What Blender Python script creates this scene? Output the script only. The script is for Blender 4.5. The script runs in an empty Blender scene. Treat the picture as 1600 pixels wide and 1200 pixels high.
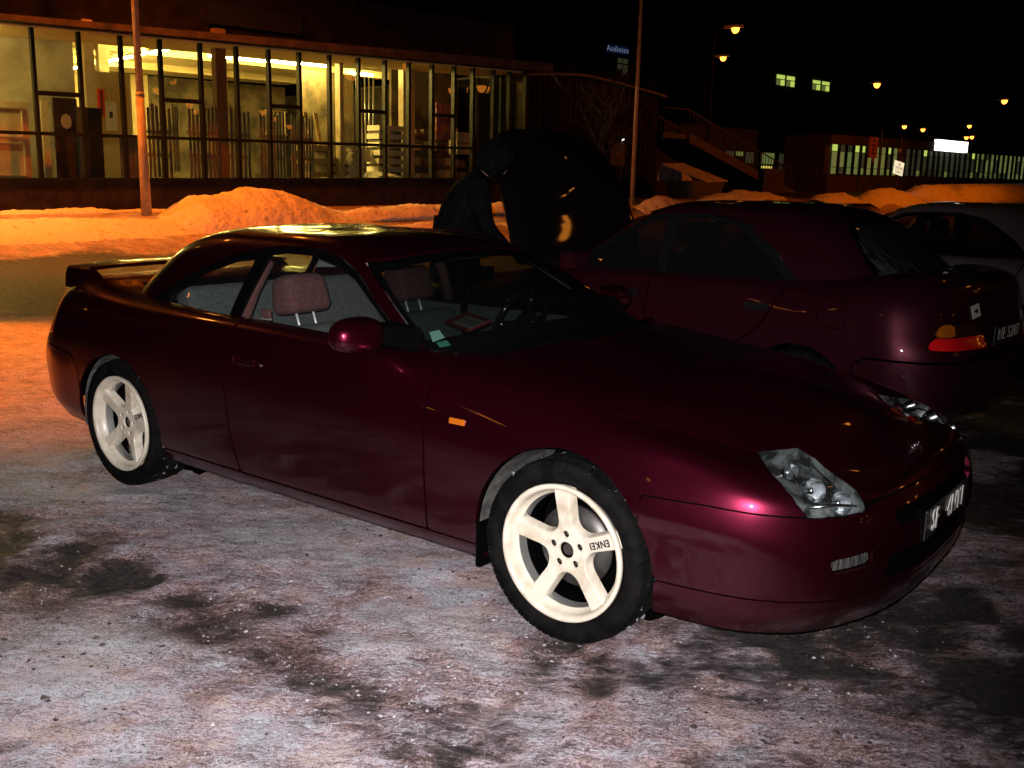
import bpy, bmesh, math, random
import numpy as np
from mathutils import Vector, Matrix, noise as mn

random.seed(7)
R = math.radians
scene = bpy.context.scene
col = scene.collection

# ------------------------------------------------------------------ camera
cam_data = bpy.data.cameras.new('camera')
cam = bpy.data.objects.new('camera', cam_data)
col.objects.link(cam)
cam_data.sensor_width = 36.0
cam_data.lens = 1544.05 / 1600.0 * 36.0
cam_data.clip_start = 0.05
cam_data.clip_end = 900.0
CAM_Z = 1.487
cam.location = (0, 0, CAM_Z)
# looks along +Y, pitched down, rolled a little clockwise
cam.matrix_world = (Matrix.Translation((0, 0, CAM_Z)) @ Matrix.Rotation(R(90 - 11.552), 4, 'X')
                    @ Matrix.Rotation(R(1.289), 4, 'Z'))
scene.camera = cam

# ------------------------------------------------------------------ world and exposure
world = bpy.data.worlds.new('World')
scene.world = world
world.use_nodes = True
wn = world.node_tree
bg = wn.nodes['Background']
sky = wn.nodes.new('ShaderNodeTexSky')
sky.sky_type = 'NISHITA'
sky.sun_disc = False
sky.sun_elevation = R(-9.0)
sky.sun_rotation = R(200)
wn.links.new(sky.outputs['Color'], bg.inputs['Color'])
bg.inputs['Strength'].default_value = 0.05
scene.view_settings.view_transform = 'Standard'
scene.view_settings.look = 'None'
scene.view_settings.exposure = 0.0
scene.view_settings.gamma = 1.0
scene.view_settings.use_curve_mapping = False
scene.cycles.use_denoising = True
scene.cycles.max_bounces = 7
scene.cycles.transparent_max_bounces = 24
scene.cycles.caustics_reflective = False
scene.cycles.caustics_refractive = False
scene.cycles.sample_clamp_indirect = 3.0

SODIUM = (1.0, 0.155, 0.001)


def lamp(name, kind, loc, power, color, radius, rot=None, size=None, blend=0.6):
    l = bpy.data.lights.new(name, kind)
    l.energy = power
    l.color = color
    l.shadow_soft_size = radius
    if kind == 'SPOT':
        l.spot_size = size
        l.spot_blend = blend
    o = bpy.data.objects.new(name, l)
    o.location = loc
    if rot is not None:
        o.rotation_euler = rot
    col.objects.link(o)
    return o


# the flash of the hand-held camera that took the picture, just beside the lens
flash = lamp('camera_flash', 'SPOT', (-0.035, 0.0, CAM_Z + 0.045), 880.0, (1.0, 0.94, 0.95), 0.012,
             rot=(R(90 - 17), 0, R(9)), size=R(86), blend=1.0)

# ------------------------------------------------------------------ materials
def socket(n, *names):
    for k in names:
        if k in n.inputs:
            return n.inputs[k]


def mat(name, color, rough=0.6, metal=0.0, coat=0.0, coat_rough=0.03, spec=0.5, emit=None, emit_strength=0.0, alpha=None):
    m = bpy.data.materials.new(name)
    m.use_nodes = True
    b = m.node_tree.nodes['Principled BSDF']
    b.inputs['Base Color'].default_value = (*color, 1)
    b.inputs['Roughness'].default_value = rough
    b.inputs['Metallic'].default_value = metal
    b.inputs['Coat Weight'].default_value = coat
    b.inputs['Coat Roughness'].default_value = coat_rough
    b.inputs['Specular IOR Level'].default_value = spec
    if emit is not None:
        b.inputs['Emission Color'].default_value = (*emit, 1)
        b.inputs['Emission Strength'].default_value = emit_strength
    return m


def add_noise_color(m, scale, c0, c1, lo=0.4, hi=0.6, detail=6, bump=0.0, bump_scale=None, bump_dist=0.01, coord='Object', stretch=None):
    """procedural two-tone colour and optional bump on a Principled material"""
    nt = m.node_tree
    b = nt.nodes['Principled BSDF']
    tc = nt.nodes.new('ShaderNodeTexCoord')
    src = tc.outputs[coord]
    if stretch:
        mp = nt.nodes.new('ShaderNodeMapping')
        mp.inputs['Scale'].default_value = stretch
        nt.links.new(src, mp.inputs['Vector'])
        src = mp.outputs['Vector']
    n = nt.nodes.new('ShaderNodeTexNoise')
    n.inputs['Scale'].default_value = scale
    n.inputs['Detail'].default_value = detail
    n.inputs['Roughness'].default_value = 0.6
    nt.links.new(src, n.inputs['Vector'])
    r = nt.nodes.new('ShaderNodeValToRGB')
    r.color_ramp.elements[0].position = lo
    r.color_ramp.elements[1].position = hi
    r.color_ramp.elements[0].color = (*c0, 1)
    r.color_ramp.elements[1].color = (*c1, 1)
    nt.links.new(n.outputs['Fac'], r.inputs['Fac'])
    nt.links.new(r.outputs['Color'], b.inputs['Base Color'])
    if bump:
        n2 = nt.nodes.new('ShaderNodeTexNoise')
        n2.inputs['Scale'].default_value = bump_scale or scale * 4
        n2.inputs['Detail'].default_value = 8
        nt.links.new(src, n2.inputs['Vector'])
        bp = nt.nodes.new('ShaderNodeBump')
        bp.inputs['Strength'].default_value = bump
        bp.inputs['Distance'].default_value = bump_dist
        nt.links.new(n2.outputs['Fac'], bp.inputs['Height'])
        nt.links.new(bp.outputs['Normal'], b.inputs['Normal'])
    return m


def glass(name, tint=(0.85, 0.9, 0.88), refl=1.0, rough=0.0, dirt=0.03):
    """thin window glass: clear transmission, Fresnel reflection and a trace of grime"""
    m = bpy.data.materials.new(name)
    m.use_nodes = True
    nt = m.node_tree
    nt.nodes.remove(nt.nodes['Principled BSDF'])
    out = nt.nodes['Material Output']
    tr = nt.nodes.new('ShaderNodeBsdfTransparent')
    tr.inputs['Color'].default_value = (*tint, 1)
    gl = nt.nodes.new('ShaderNodeBsdfGlossy')
    gl.inputs['Roughness'].default_value = rough
    gl.inputs['Color'].default_value = (refl, refl, refl, 1)
    df = nt.nodes.new('ShaderNodeBsdfDiffuse')
    df.inputs['Color'].default_value = (0.3, 0.3, 0.3, 1)
    fr = nt.nodes.new('ShaderNodeFresnel')
    ge = nt.nodes.new('ShaderNodeNewGeometry')        # a thin sheet reflects the same from both sides
    io = nt.nodes.new('ShaderNodeMapRange')
    io.inputs['To Min'].default_value = 1.5
    io.inputs['To Max'].default_value = 1 / 1.5
    nt.links.new(ge.outputs['Backfacing'], io.inputs['Value'])
    nt.links.new(io.outputs[0], fr.inputs['IOR'])
    lw = nt.nodes.new('ShaderNodeMixShader')
    nt.links.new(fr.outputs['Fac'], lw.inputs['Fac'])
    nt.links.new(tr.outputs[0], lw.inputs[1])
    nt.links.new(gl.outputs[0], lw.inputs[2])
    mx = nt.nodes.new('ShaderNodeMixShader')
    mx.inputs['Fac'].default_value = dirt
    nt.links.new(lw.outputs[0], mx.inputs[1])
    nt.links.new(df.outputs[0], mx.inputs[2])
    nt.links.new(mx.outputs[0], out.inputs['Surface'])
    return m


def paint(name, c, metal=0.90, rough=0.30):
    m = mat(name, c, rough=rough, metal=metal, coat=0.8, coat_rough=0.025, spec=0.2)
    nt = m.node_tree
    b = nt.nodes['Principled BSDF']
    tc = nt.nodes.new('ShaderNodeTexCoord')
    n = nt.nodes.new('ShaderNodeTexNoise')           # road film
    n.inputs['Scale'].default_value = 3.0
    n.inputs['Detail'].default_value = 9
    n.inputs['Roughness'].default_value = 0.65
    nt.links.new(tc.outputs['Object'], n.inputs['Vector'])
    mr = nt.nodes.new('ShaderNodeMapRange')
    mr.inputs['From Min'].default_value = 0.35
    mr.inputs['From Max'].default_value = 0.7
    mr.inputs['To Min'].default_value = 0.02
    mr.inputs['To Max'].default_value = 0.07
    nt.links.new(n.outputs['Fac'], mr.inputs['Value'])
    nt.links.new(mr.outputs[0], b.inputs['Coat Roughness'])
    # salt and road dirt that thins out upwards
    sep = nt.nodes.new('ShaderNodeSeparateXYZ')
    nt.links.new(tc.outputs['Object'], sep.inputs[0])
    zr = nt.nodes.new('ShaderNodeMapRange')
    zr.inputs['From Min'].default_value = 0.15
    zr.inputs['From Max'].default_value = 0.75
    zr.inputs['To Min'].default_value = 0.10
    zr.inputs['To Max'].default_value = 0.01
    nt.links.new(sep.outputs['Z'], zr.inputs['Value'])
    mul = nt.nodes.new('ShaderNodeMath')
    mul.operation = 'MULTIPLY'
    nt.links.new(zr.outputs[0], mul.inputs[0])
    nt.links.new(n.outputs['Fac'], mul.inputs[1])
    mix = nt.nodes.new('ShaderNodeMix')
    mix.data_type = 'RGBA'
    nt.links.new(mul.outputs[0], mix.inputs['Factor'])
    mix.inputs[6].default_value = (*c, 1)
    mix.inputs[7].default_value = (0.16, 0.13, 0.12, 1)
    nt.links.new(mix.outputs[2], b.inputs['Base Color'])
    # metallic flake
    v = nt.nodes.new('ShaderNodeTexVoronoi')
    v.inputs['Scale'].default_value = 900
    nt.links.new(tc.outputs['Object'], v.inputs['Vector'])
    bp = nt.nodes.new('ShaderNodeBump')
    bp.inputs['Strength'].default_value = 0.04
    bp.inputs['Distance'].default_value = 0.001
    nt.links.new(v.outputs['Distance'], bp.inputs['Height'])
    nt.links.new(bp.outputs['Normal'], b.inputs['Normal'])
    return m


M = {}
M['paint'] = paint('burgundy_paint', (0.080, 0.0038, 0.016))
M['paint2'] = paint('dark_red_paint', (0.048, 0.005, 0.013), metal=0.60, rough=0.38)
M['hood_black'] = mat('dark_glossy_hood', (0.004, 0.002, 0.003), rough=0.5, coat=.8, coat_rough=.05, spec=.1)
M['silver_paint'] = paint('graphite_paint', (0.24, 0.22, 0.24), metal=0.4, rough=0.4)
M['black'] = mat('black_trim', (0.0015, 0.0015, 0.0015), rough=0.65, spec=0.03)
M['gloss_black'] = mat('gloss_black_trim', (0.010, 0.010, 0.011), rough=0.12)
M['void'] = mat('underbody_black', (0.0015, 0.0015, 0.0015), rough=0.95, spec=0.02)
M['rubber'] = add_noise_color(mat('tyre_rubber', (0.02, 0.02, 0.02), rough=0.85, spec=.06), 14, (0.003, 0.003, 0.0032), (0.008, 0.0075, 0.007), bump=0.2, bump_scale=160, bump_dist=0.002)
M['rim'] = add_noise_color(mat('cream_white_wheel_paint', (0.78, 0.72, 0.60), rough=0.32, coat=0.3), 9, (0.50, 0.43, 0.31), (0.72, 0.66, 0.54), 0.34, 0.52)
M['alloy'] = mat('bare_alloy', (0.55, 0.55, 0.53), rough=0.35, metal=0.8)
M['iron'] = mat('brake_iron', (0.10, 0.095, 0.09), rough=0.45, metal=0.8)
M['chrome'] = mat('chrome', (0.75, 0.75, 0.75), rough=0.08, metal=1.0)
M['glass'] = glass('car_window_glass', dirt=.010)
M['windscreen'] = glass('windscreen_glass', (.38, .44, .42), dirt=.006)
M['lens'] = glass('headlamp_lens', (0.95, 0.97, 0.97), dirt=0.014)
M['tint'] = glass('dark_tinted_glass', (0.30, 0.32, 0.32), dirt=0.02)
M['reflector'] = mat('reflector_silver', (0.70, 0.73, 0.75), rough=0.22, metal=1.0)
M['lamp_inner'] = add_noise_color(mat('headlamp_housing', (0.30, 0.31, 0.30), rough=0.3, metal=0.15), 16, (.012, .013, .012), (.20, .22, .225), .44, .62)
M['amber'] = mat('amber_lens', (0.50, 0.12, 0.006), rough=0.25, coat=1.0)
M['red_lens'] = mat('red_lens', (0.95, 0.010, 0.015), rough=0.15, coat=1.0)
M['red_lens'].node_tree.nodes['Principled BSDF'].inputs['Subsurface Weight'].default_value = 0.0
M['fabric'] = add_noise_color(mat('grey_seat_fabric', (0.3, 0.3, 0.3), rough=0.95), 60, (0.055, 0.062, 0.060), (0.088, 0.094, 0.091), bump=0.4, bump_scale=300, bump_dist=0.002)
M['rose_fabric'] = add_noise_color(mat('dusty_rose_seat_fabric', (0.3, 0.12, 0.12), rough=0.95), 60, (0.085, 0.029, 0.029), (0.120, 0.046, 0.043), bump=0.4, bump_scale=300, bump_dist=0.002)
M['dark_cloth'] = add_noise_color(mat('charcoal_interior', (0.01, 0.01, 0.01), rough=0.9, spec=.1), 40, (0.004, 0.004, 0.0045), (0.009, 0.009, 0.0095))
M['headliner'] = mat('grey_headliner', (0.22, 0.22, 0.21), rough=0.95)
M['white_text'] = mat('reflective_white_lettering', (0.85, 0.85, 0.80), rough=0.4)
M['plate_black'] = mat('black_plate', (0.03, 0.03, 0.03), rough=0.35)
M['print_black'] = mat('black_print', (0.02, 0.02, 0.02), rough=0.5)
M['mint'] = mat('mint_sticker', (0.50, 0.85, 0.72), rough=0.5)
M['green'] = mat('green_sticker', (0.10, 0.42, 0.30), rough=0.5)
M['dull_white'] = mat('dull_white_band', (0.22, 0.20, 0.19), rough=.6)
M['white'] = mat('white_paper', (0.75, 0.75, 0.72), rough=0.7)
M['red'] = mat('red_cover', (0.16, 0.012, 0.014), rough=0.5)


# ------------------------------------------------------------------ mesh helpers
def link(o, parent=None):
    col.objects.link(o)
    if parent is not None:
        o.parent = parent
    return o


def mesh_obj(name, verts, faces, m, parent=None, smooth=False, mats=None, fmat=None):
    me = bpy.data.meshes.new(name)
    me.from_pydata([tuple(v) for v in verts], [], [tuple(f) for f in faces])
    if mats:
        for x in mats:
            me.materials.append(x)
        if fmat is not None:
            me.polygons.foreach_set('material_index', fmat)
    else:
        me.materials.append(m)
    if smooth:
        me.polygons.foreach_set('use_smooth', [True] * len(me.polygons))
    me.update()
    o = bpy.data.objects.new(name, me)
    return link(o, parent)


def thing(name, label, cat, loc=(0, 0, 0), rotz=0.0, group=None):
    o = bpy.data.objects.new(name, None)
    o.empty_display_size = 0.2
    o.location = loc
    o.rotation_euler = (0, 0, rotz)
    o['label'] = label
    o['category'] = cat
    if group:
        o['group'] = group
    return link(o)


def tag(o, label, cat, group=None, kind=None):
    o['label'] = label
    o['category'] = cat
    if group:
        o['group'] = group
    if kind:
        o['kind'] = kind
    return o


def structure(o):
    o['kind'] = 'structure'
    return o


class MB:
    """collects simple solids into one mesh"""

    def __init__(self):
        self.v, self.f, self.s = [], [], []

    def add(self, vs, fs, T=None, smooth=False):
        n = len(self.v)
        for p in vs:
            p = Vector(p)
            self.v.append(T @ p if T is not None else p)
        for f in fs:
            self.f.append([i + n for i in f])
            self.s.append(smooth)
        return self

    def box(self, a, b, T=None):
        x0, y0, z0 = a
        x1, y1, z1 = b
        vs = [(x0, y0, z0), (x1, y0, z0), (x1, y1, z0), (x0, y1, z0), (x0, y0, z1), (x1, y0, z1), (x1, y1, z1), (x0, y1, z1)]
        fs = [(3, 2, 1, 0), (4, 5, 6, 7), (0, 1, 5, 4), (1, 2, 6, 5), (2, 3, 7, 6), (3, 0, 4, 7)]
        return self.add(vs, fs, T)

    def tube(self, p0, p1, r0, r1=None, n=12, cap=True, T=None):
        r1 = r0 if r1 is None else r1
        p0, p1 = Vector(p0), Vector(p1)
        d = (p1 - p0).normalized()
        a = d.orthogonal().normalized()
        b = d.cross(a)
        vs, fs = [], []
        for k in range(n):
            c, s = math.cos(2 * math.pi * k / n), math.sin(2 * math.pi * k / n)
            vs.append(p0 + (a * c + b * s) * r0)
        for k in range(n):
            c, s = math.cos(2 * math.pi * k / n), math.sin(2 * math.pi * k / n)
            vs.append(p1 + (a * c + b * s) * r1)
        for k in range(n):
            j = (k + 1) % n
            fs.append((k, j, n + j, n + k))
        self.add(vs, fs, T, smooth=True)
        if cap:
            m = len(self.v)
            self.f.append([m - 2 * n + k for k in reversed(range(n))])
            self.f.append([m - n + k for k in range(n)])
            self.s += [False, False]
        return self

    def path(self, pts, r, n=8, T=None):
        """round tube through points (r may be a list)"""
        pts = [Vector(p) for p in pts]
        rr = r if isinstance(r, (list, tuple)) else [r] * len(pts)
        vs, fs = [], []
        ref = None
        for i, p in enumerate(pts):
            d = (pts[min(i + 1, len(pts) - 1)] - pts[max(i - 1, 0)]).normalized()
            if ref is None:
                ref = d.orthogonal().normalized()
            a = (ref - d * ref.dot(d)).normalized()
            ref = a
            b = d.cross(a)
            for k in range(n):
                t = 2 * math.pi * k / n
                vs.append(p + (a * math.cos(t) + b * math.sin(t)) * rr[i])
        for i in range(len(pts) - 1):
            for k in range(n):
                j = (k + 1) % n
                fs.append((i * n + k, i * n + j, (i + 1) * n + j, (i + 1) * n + k))
        fs.append([k for k in reversed(range(n))])
        fs.append([(len(pts) - 1) * n + k for k in range(n)])
        return self.add(vs, fs, T, smooth=True)

    def lathe(self, prof, n=48, T=None, axis='Y', closed=False):
        """profile of (along-axis, radius) points turned round the axis"""
        vs, fs = [], []
        for (h, r) in prof:
            for k in range(n):
                t = 2 * math.pi * k / n
                c, s = r * math.cos(t), r * math.sin(t)
                vs.append((c, h, s) if axis == 'Y' else (c, s, h))
        m = len(prof)
        rng = range(m) if closed else range(m - 1)
        for i in rng:
            i2 = (i + 1) % m
            for k in range(n):
                j = (k + 1) % n
                fs.append((i * n + k, i * n + j, i2 * n + j, i2 * n + k))
        return self.add(vs, fs, T, smooth=True)

    def prism(self, poly, h0, h1, T=None):
        """polygon in local XY extruded from z=h0 to h1"""
        n = len(poly)
        vs = [(x, y, h0) for x, y in poly] + [(x, y, h1) for x, y in poly]
        fs = [[k for k in reversed(range(n))], [n + k for k in range(n)]]
        fs += [(k, (k + 1) % n, n + (k + 1) % n, n + k) for k in range(n)]
        return self.add(vs, fs, T)

    def build(self, name, m, parent=None, bevel=0.0, seg=2):
        o = mesh_obj(name, self.v, self.f, m, parent)
        o.data.polygons.foreach_set('use_smooth', self.s)
        if bevel:
            bm = bmesh.new()
            bm.from_mesh(o.data)
            es = [e for e in bm.edges if len(e.link_faces) == 2 and e.calc_face_angle(0) > R(35)]
            bmesh.ops.bevel(bm, geom=es, offset=bevel, segments=seg, affect='EDGES', profile=0.6)
            bm.to_mesh(o.data)
            bm.free()
        return o


def text_obj(name, body, m, parent, loc, mat3, size, depth=0.001, align='CENTER', bold=0.0):
    """flat lettering; mat3 columns are right, up and outward directions"""
    c = bpy.data.curves.new(name, 'FONT')
    c.body = body
    c.size = size
    c.extrude = depth
    c.offset = bold
    c.space_character = 1.12
    c.align_x = align
    c.align_y = 'CENTER'
    c.resolution_u = 3
    c.materials.append(m)
    tmp = bpy.data.objects.new(name, c)
    me = bpy.data.meshes.new_from_object(tmp)
    bpy.data.objects.remove(tmp)
    o = bpy.data.objects.new(name, me)
    link(o, parent)
    r, u, w = [Vector(x) for x in mat3]
    mw = Matrix(((r.x, u.x, w.x, loc[0]), (r.y, u.y, w.y, loc[1]), (r.z, u.z, w.z, loc[2]), (0, 0, 0, 1)))
    o.matrix_local = mw
    return o


def copy_tree(o, parent=None, label=None):
    c = o.copy()
    col.objects.link(c)
    if parent is not None:
        c.parent = parent
    if label:
        c['label'] = label
    for ch in list(o.children):
        copy_tree(ch, c)
    return c


# ------------------------------------------------------------------ panel surfaces for car bodies
def hermite(P, t_new, mirror_ends=False):
    """P (K, ...) points at average-chord parameters; evaluate cubic through them at t_new in 0..1"""
    P = np.asarray(P, float)
    if mirror_ends:
        fl = np.ones(3)
        fl[1] = -1
        P = np.concatenate([P[1:2] * fl, P, P[-2:-1] * fl], 0)
    d = np.linalg.norm(np.diff(P, axis=0).reshape(len(P) - 1, -1, 3), axis=2).mean(1)
    d = np.maximum(d, 1e-4) ** 0.75
    t = np.concatenate([[0], np.cumsum(d)])
    # tangents
    Tn = np.zeros_like(P)
    sl = (P[1:] - P[:-1]) / (t[1:] - t[:-1]).reshape(-1, *([1] * (P.ndim - 1)))
    h = (t[1:] - t[:-1])
    for i in range(1, len(P) - 1):
        w0, w1 = h[i], h[i - 1]
        Tn[i] = (w0 * sl[i - 1] + w1 * sl[i]) / (w0 + w1)
    Tn[0], Tn[-1] = sl[0], sl[-1]
    lo, hi = (t[1], t[-2]) if mirror_ends else (t[0], t[-1])
    x = lo + np.asarray(t_new) * (hi - lo)
    i = np.clip(np.searchsorted(t, x, side='right') - 1, 0, len(P) - 2)
    u = (x - t[i]) / h[i]
    sh = (-1,) + (1,) * (P.ndim - 1)
    u, hh = u.reshape(sh), h[i].reshape(sh)
    u2, u3 = u * u, u * u * u
    return ((2 * u3 - 3 * u2 + 1) * P[i] + (u3 - 2 * u2 + u) * hh * Tn[i]
            + (-2 * u3 + 3 * u2) * P[i + 1] + (u3 - u2) * hh * Tn[i + 1])


class Surf:
    """half-body surface; curves[j][k] = (x, halfwidth, z); the last curve lies on the centre line"""

    def __init__(self, curves, nu, nv, top_mirror=True):
        C = np.array(curves, float)                       # (M,K,3)
        A = hermite(np.swapaxes(C, 0, 1), np.linspace(0, 1, nu), mirror_ends=True)   # along u -> (nu,M,3)
        B = np.swapaxes(A, 0, 1)                          # (M,nu,3)
        if top_mirror:
            fl = np.array([1, -1, 1])
            Bx = np.concatenate([B, B[-2:-1] * fl], 0)
            S = self._v(Bx, nv, True)
        else:
            S = self._v(B, nv, False)
        S = np.swapaxes(S, 0, 1)                          # (nu,nv,3)
        S[..., 1] = np.maximum(S[..., 1], 0)
        S[0, :, 1] = 0
        S[-1, :, 1] = 0
        S[:, -1, 1] = 0
        self.S = S
        du = np.gradient(S, axis=0)
        dv = np.gradient(S, axis=1)
        N = np.cross(du, dv)
        ln = np.linalg.norm(N, axis=2, keepdims=True)
        N = N / np.maximum(ln, 1e-9)
        ctr = S.mean((0, 1)) * np.array([1, 0, 1])
        flip = np.sign(((S - ctr) * N).sum(2).mean())
        self.N = N * (flip if flip != 0 else 1)
        self.x, self.w, self.z = S[..., 0], S[..., 1], S[..., 2]

    def _v(self, B, nv, extra):
        P = B
        d = np.linalg.norm(np.diff(P, axis=0), axis=2).mean(1)
        d = np.maximum(d, 1e-4) ** 0.75
        t = np.concatenate([[0], np.cumsum(d)])
        h = np.diff(t)
        sl = np.diff(P, axis=0) / h[:, None, None]
        Tn = np.zeros_like(P)
        for i in range(1, len(P) - 1):
            Tn[i] = (h[i] * sl[i - 1] + h[i - 1] * sl[i]) / (h[i] + h[i - 1])
        Tn[0], Tn[-1] = sl[0], sl[-1]
        hi = t[-2] if extra else t[-1]
        x = np.linspace(0, hi, nv)
        i = np.clip(np.searchsorted(t, x, side='right') - 1, 0, len(P) - 2)
        u = ((x - t[i]) / h[i])[:, None, None]
        hh = h[i][:, None, None]
        u2, u3 = u * u, u * u * u
        return ((2 * u3 - 3 * u2 + 1) * P[i] + (u3 - 2 * u2 + u) * hh * Tn[i] + (-2 * u3 + 3 * u2) * P[i + 1] + (u3 - u2) * hh * Tn[i + 1])


def sdf_poly(px, pz, poly):
    P = np.array(poly, float)
    n = len(P)
    d = np.full(px.shape, 1e9)
    inside = np.zeros(px.shape, bool)
    for i in range(n):
        a, b = P[i], P[(i + 1) % n]
        ex, ez = b - a
        wx, wz = px - a[0], pz - a[1]
        k = np.clip((wx * ex + wz * ez) / (ex * ex + ez * ez + 1e-12), 0, 1)
        d = np.minimum(d, (wx - ex * k) ** 2 + (wz - ez * k) ** 2)
        c = ((a[1] > pz) != (b[1] > pz)) & (px < ex * (pz - a[1]) / (ez if abs(ez) > 1e-12 else 1e-12) + a[0])
        inside ^= c
    d = np.sqrt(d)
    return np.where(inside, -d, d)


def circ(s, x0, z0, r):
    return np.hypot(s.x - x0, s.z - z0) - r


def panel(name, s, phi, m, parent, sides=(-1, 1), gap=0.0025, skirt=0.015, offset=0.0, weld=True, label=None, out=None):
    """cut the region phi<-gap out of a surface as separate sheet-metal with turned-in edges. One object if weld,
    else one object per side"""
    S = s.S + s.N * offset
    N = s.N
    nu, nv = phi.shape
    phi = phi + gap
    res = []
    ins = phi < 0
    cellany = ins[:-1, :-1] | ins[1:, :-1] | ins[:-1, 1:] | ins[1:, 1:]
    ci, cj = np.nonzero(cellany)
    V, NV, F = [], [], []
    key = {}

    def vert(i, j):
        k = (i, j)
        if k not in key:
            key[k] = len(V)
            V.append(S[i, j])
            NV.append(N[i, j])
        return key[k]

    def cut(a, b):
        k = (a, b) if a < b else (b, a)
        if k not in key:
            a, b = k
            t = phi[a] / (phi[a] - phi[b])
            t = min(max(t, 0.0), 1.0)
            key[k] = len(V)
            V.append(S[a] * (1 - t) + S[b] * t)
            NV.append(N[a] * (1 - t) + N[b] * t)
        return key[k]

    for i, j in zip(ci.tolist(), cj.tolist()):
        cs = [(i, j), (i + 1, j), (i + 1, j + 1), (i, j + 1)]
        q = []
        for k in range(4):
            a, b = cs[k], cs[(k + 1) % 4]
            if phi[a] < 0:
                q.append(vert(*a))
            if (phi[a] < 0) != (phi[b] < 0):
                q.append(cut(a, b))
        if len(q) >= 3:
            F.append(q)
    if not V:
        return []
    V = np.array(V)
    NV = np.array(NV)
    for group in ([sides] if weld else [(x,) for x in sides]):
        bm = bmesh.new()
        for sd in group:
            vs = [bm.verts.new((p[0], p[1] * sd, p[2])) for p in V]
            for q in F:
                qq = [vs[k] for k in q]
                if sd > 0:
                    qq = qq[::-1]
                try:
                    f = bm.faces.new(qq)
                    f.smooth = True
                except ValueError:
                    pass
        bmesh.ops.remove_doubles(bm, verts=bm.verts, dist=0.0004)
        bmesh.ops.dissolve_degenerate(bm, dist=0.0002, edges=bm.edges)
        bm.normal_update()
        # consistent outward orientation
        if bm.faces:
            cx = sum((f.calc_center_median().x for f in bm.faces)) / len(bm.faces)
            acc = 0.0
            nr = {}
            tree_pts = None
            f0 = bm.faces[:][len(bm.faces) // 2] if False else None
            bm.faces.ensure_lookup_table()
            for f in list(bm.faces)[::max(1, len(bm.faces) // 60)]:
                c = f.calc_center_median()
                dd = (V[:, 0] - c.x) ** 2 + (V[:, 1] - abs(c.y)) ** 2 + (V[:, 2] - c.z) ** 2
                n = NV[int(dd.argmin())]
                acc += f.normal.x * n[0] + f.normal.y * (n[1] if c.y >= 0 else -n[1]) + f.normal.z * n[2]
            if acc < 0:
                bmesh.ops.reverse_faces(bm, faces=bm.faces)
                bm.normal_update()
        if skirt:
            es = [e for e in bm.edges if len(e.link_faces) == 1 and not (abs(e.verts[0].co.y) < 1e-4 and abs(e.verts[1].co.y) < 1e-4)]
            new = {}
            for e in es:
                for v in e.verts:
                    if v not in new:
                        n = v.normal
                        new[v] = (bm.verts.new(v.co), bm.verts.new(v.co - n * skirt))
            for e in es:
                a, b = e.verts
                f = e.link_faces[0]
                # order so that the skirt normal points away from the face
                la = [l for l in f.loops if l.edge == e][0]
                a, b = la.vert, la.link_loop_next.vert
                bm.faces.new((new[b][0], new[a][0], new[a][1], new[b][1]))
        me = bpy.data.meshes.new(name)
        bm.to_mesh(me)
        bm.free()
        me.materials.append(m)
        o = bpy.data.objects.new(name, me)
        link(o, parent)
        if label:
            o['label'] = label
        res.append(o)
    return res


def find_on(s, x=None, z=None, w=None):
    """nearest surface point to given coordinates (None = free); returns point and normal on the +side"""
    d = np.zeros(s.x.shape)
    if x is not None:
        d += (s.x - x) ** 2
    if z is not None:
        d += (s.z - z) ** 2
    if w is not None:
        d += (s.w - w) ** 2
    i = np.unravel_index(d.argmin(), d.shape)
    p, n = s.S[i].copy(), s.N[i]
    if x is not None and w is not None and z is None and abs(n[2]) > .3:      # slide along the tangent plane
        p[2] -= (n[0] * (x - p[0]) + n[1] * (w - p[1])) / n[2]
        p[0], p[1] = x, w
    elif x is not None and z is not None and w is None and abs(n[1]) > .3:
        p[1] -= (n[0] * (x - p[0]) + n[2] * (z - p[2])) / n[1]
        p[0], p[2] = x, z
    return p, n
# ------------------------------------------------------------------ wheels
def tyre_mesh(RT, RW, half, steer_name='tyre'):
    """car tyre turned round the Y axis, outer face at y=-half"""
    h = half
    prof = [(-h * 0.80, RW), (-h * 0.97, RW + 0.012), (-h * 1.06, (RT + RW) / 2), (-h * 1.04, RT - 0.022), (-h * 0.93, RT - 0.009), (-h * 0.80, RT - 0.007),
            (-h * 0.3, RT - 0.005), (h * 0.3, RT - 0.005), (h * 0.80, RT - 0.007), (h * 0.93, RT - 0.009), (h * 1.04, RT - 0.022), (h * 1.06, (RT + RW) / 2), (h * 0.97, RW + 0.012), (h * 0.80, RW)]
    b = MB()
    b.lathe(prof, n=72)
    return b


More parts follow.
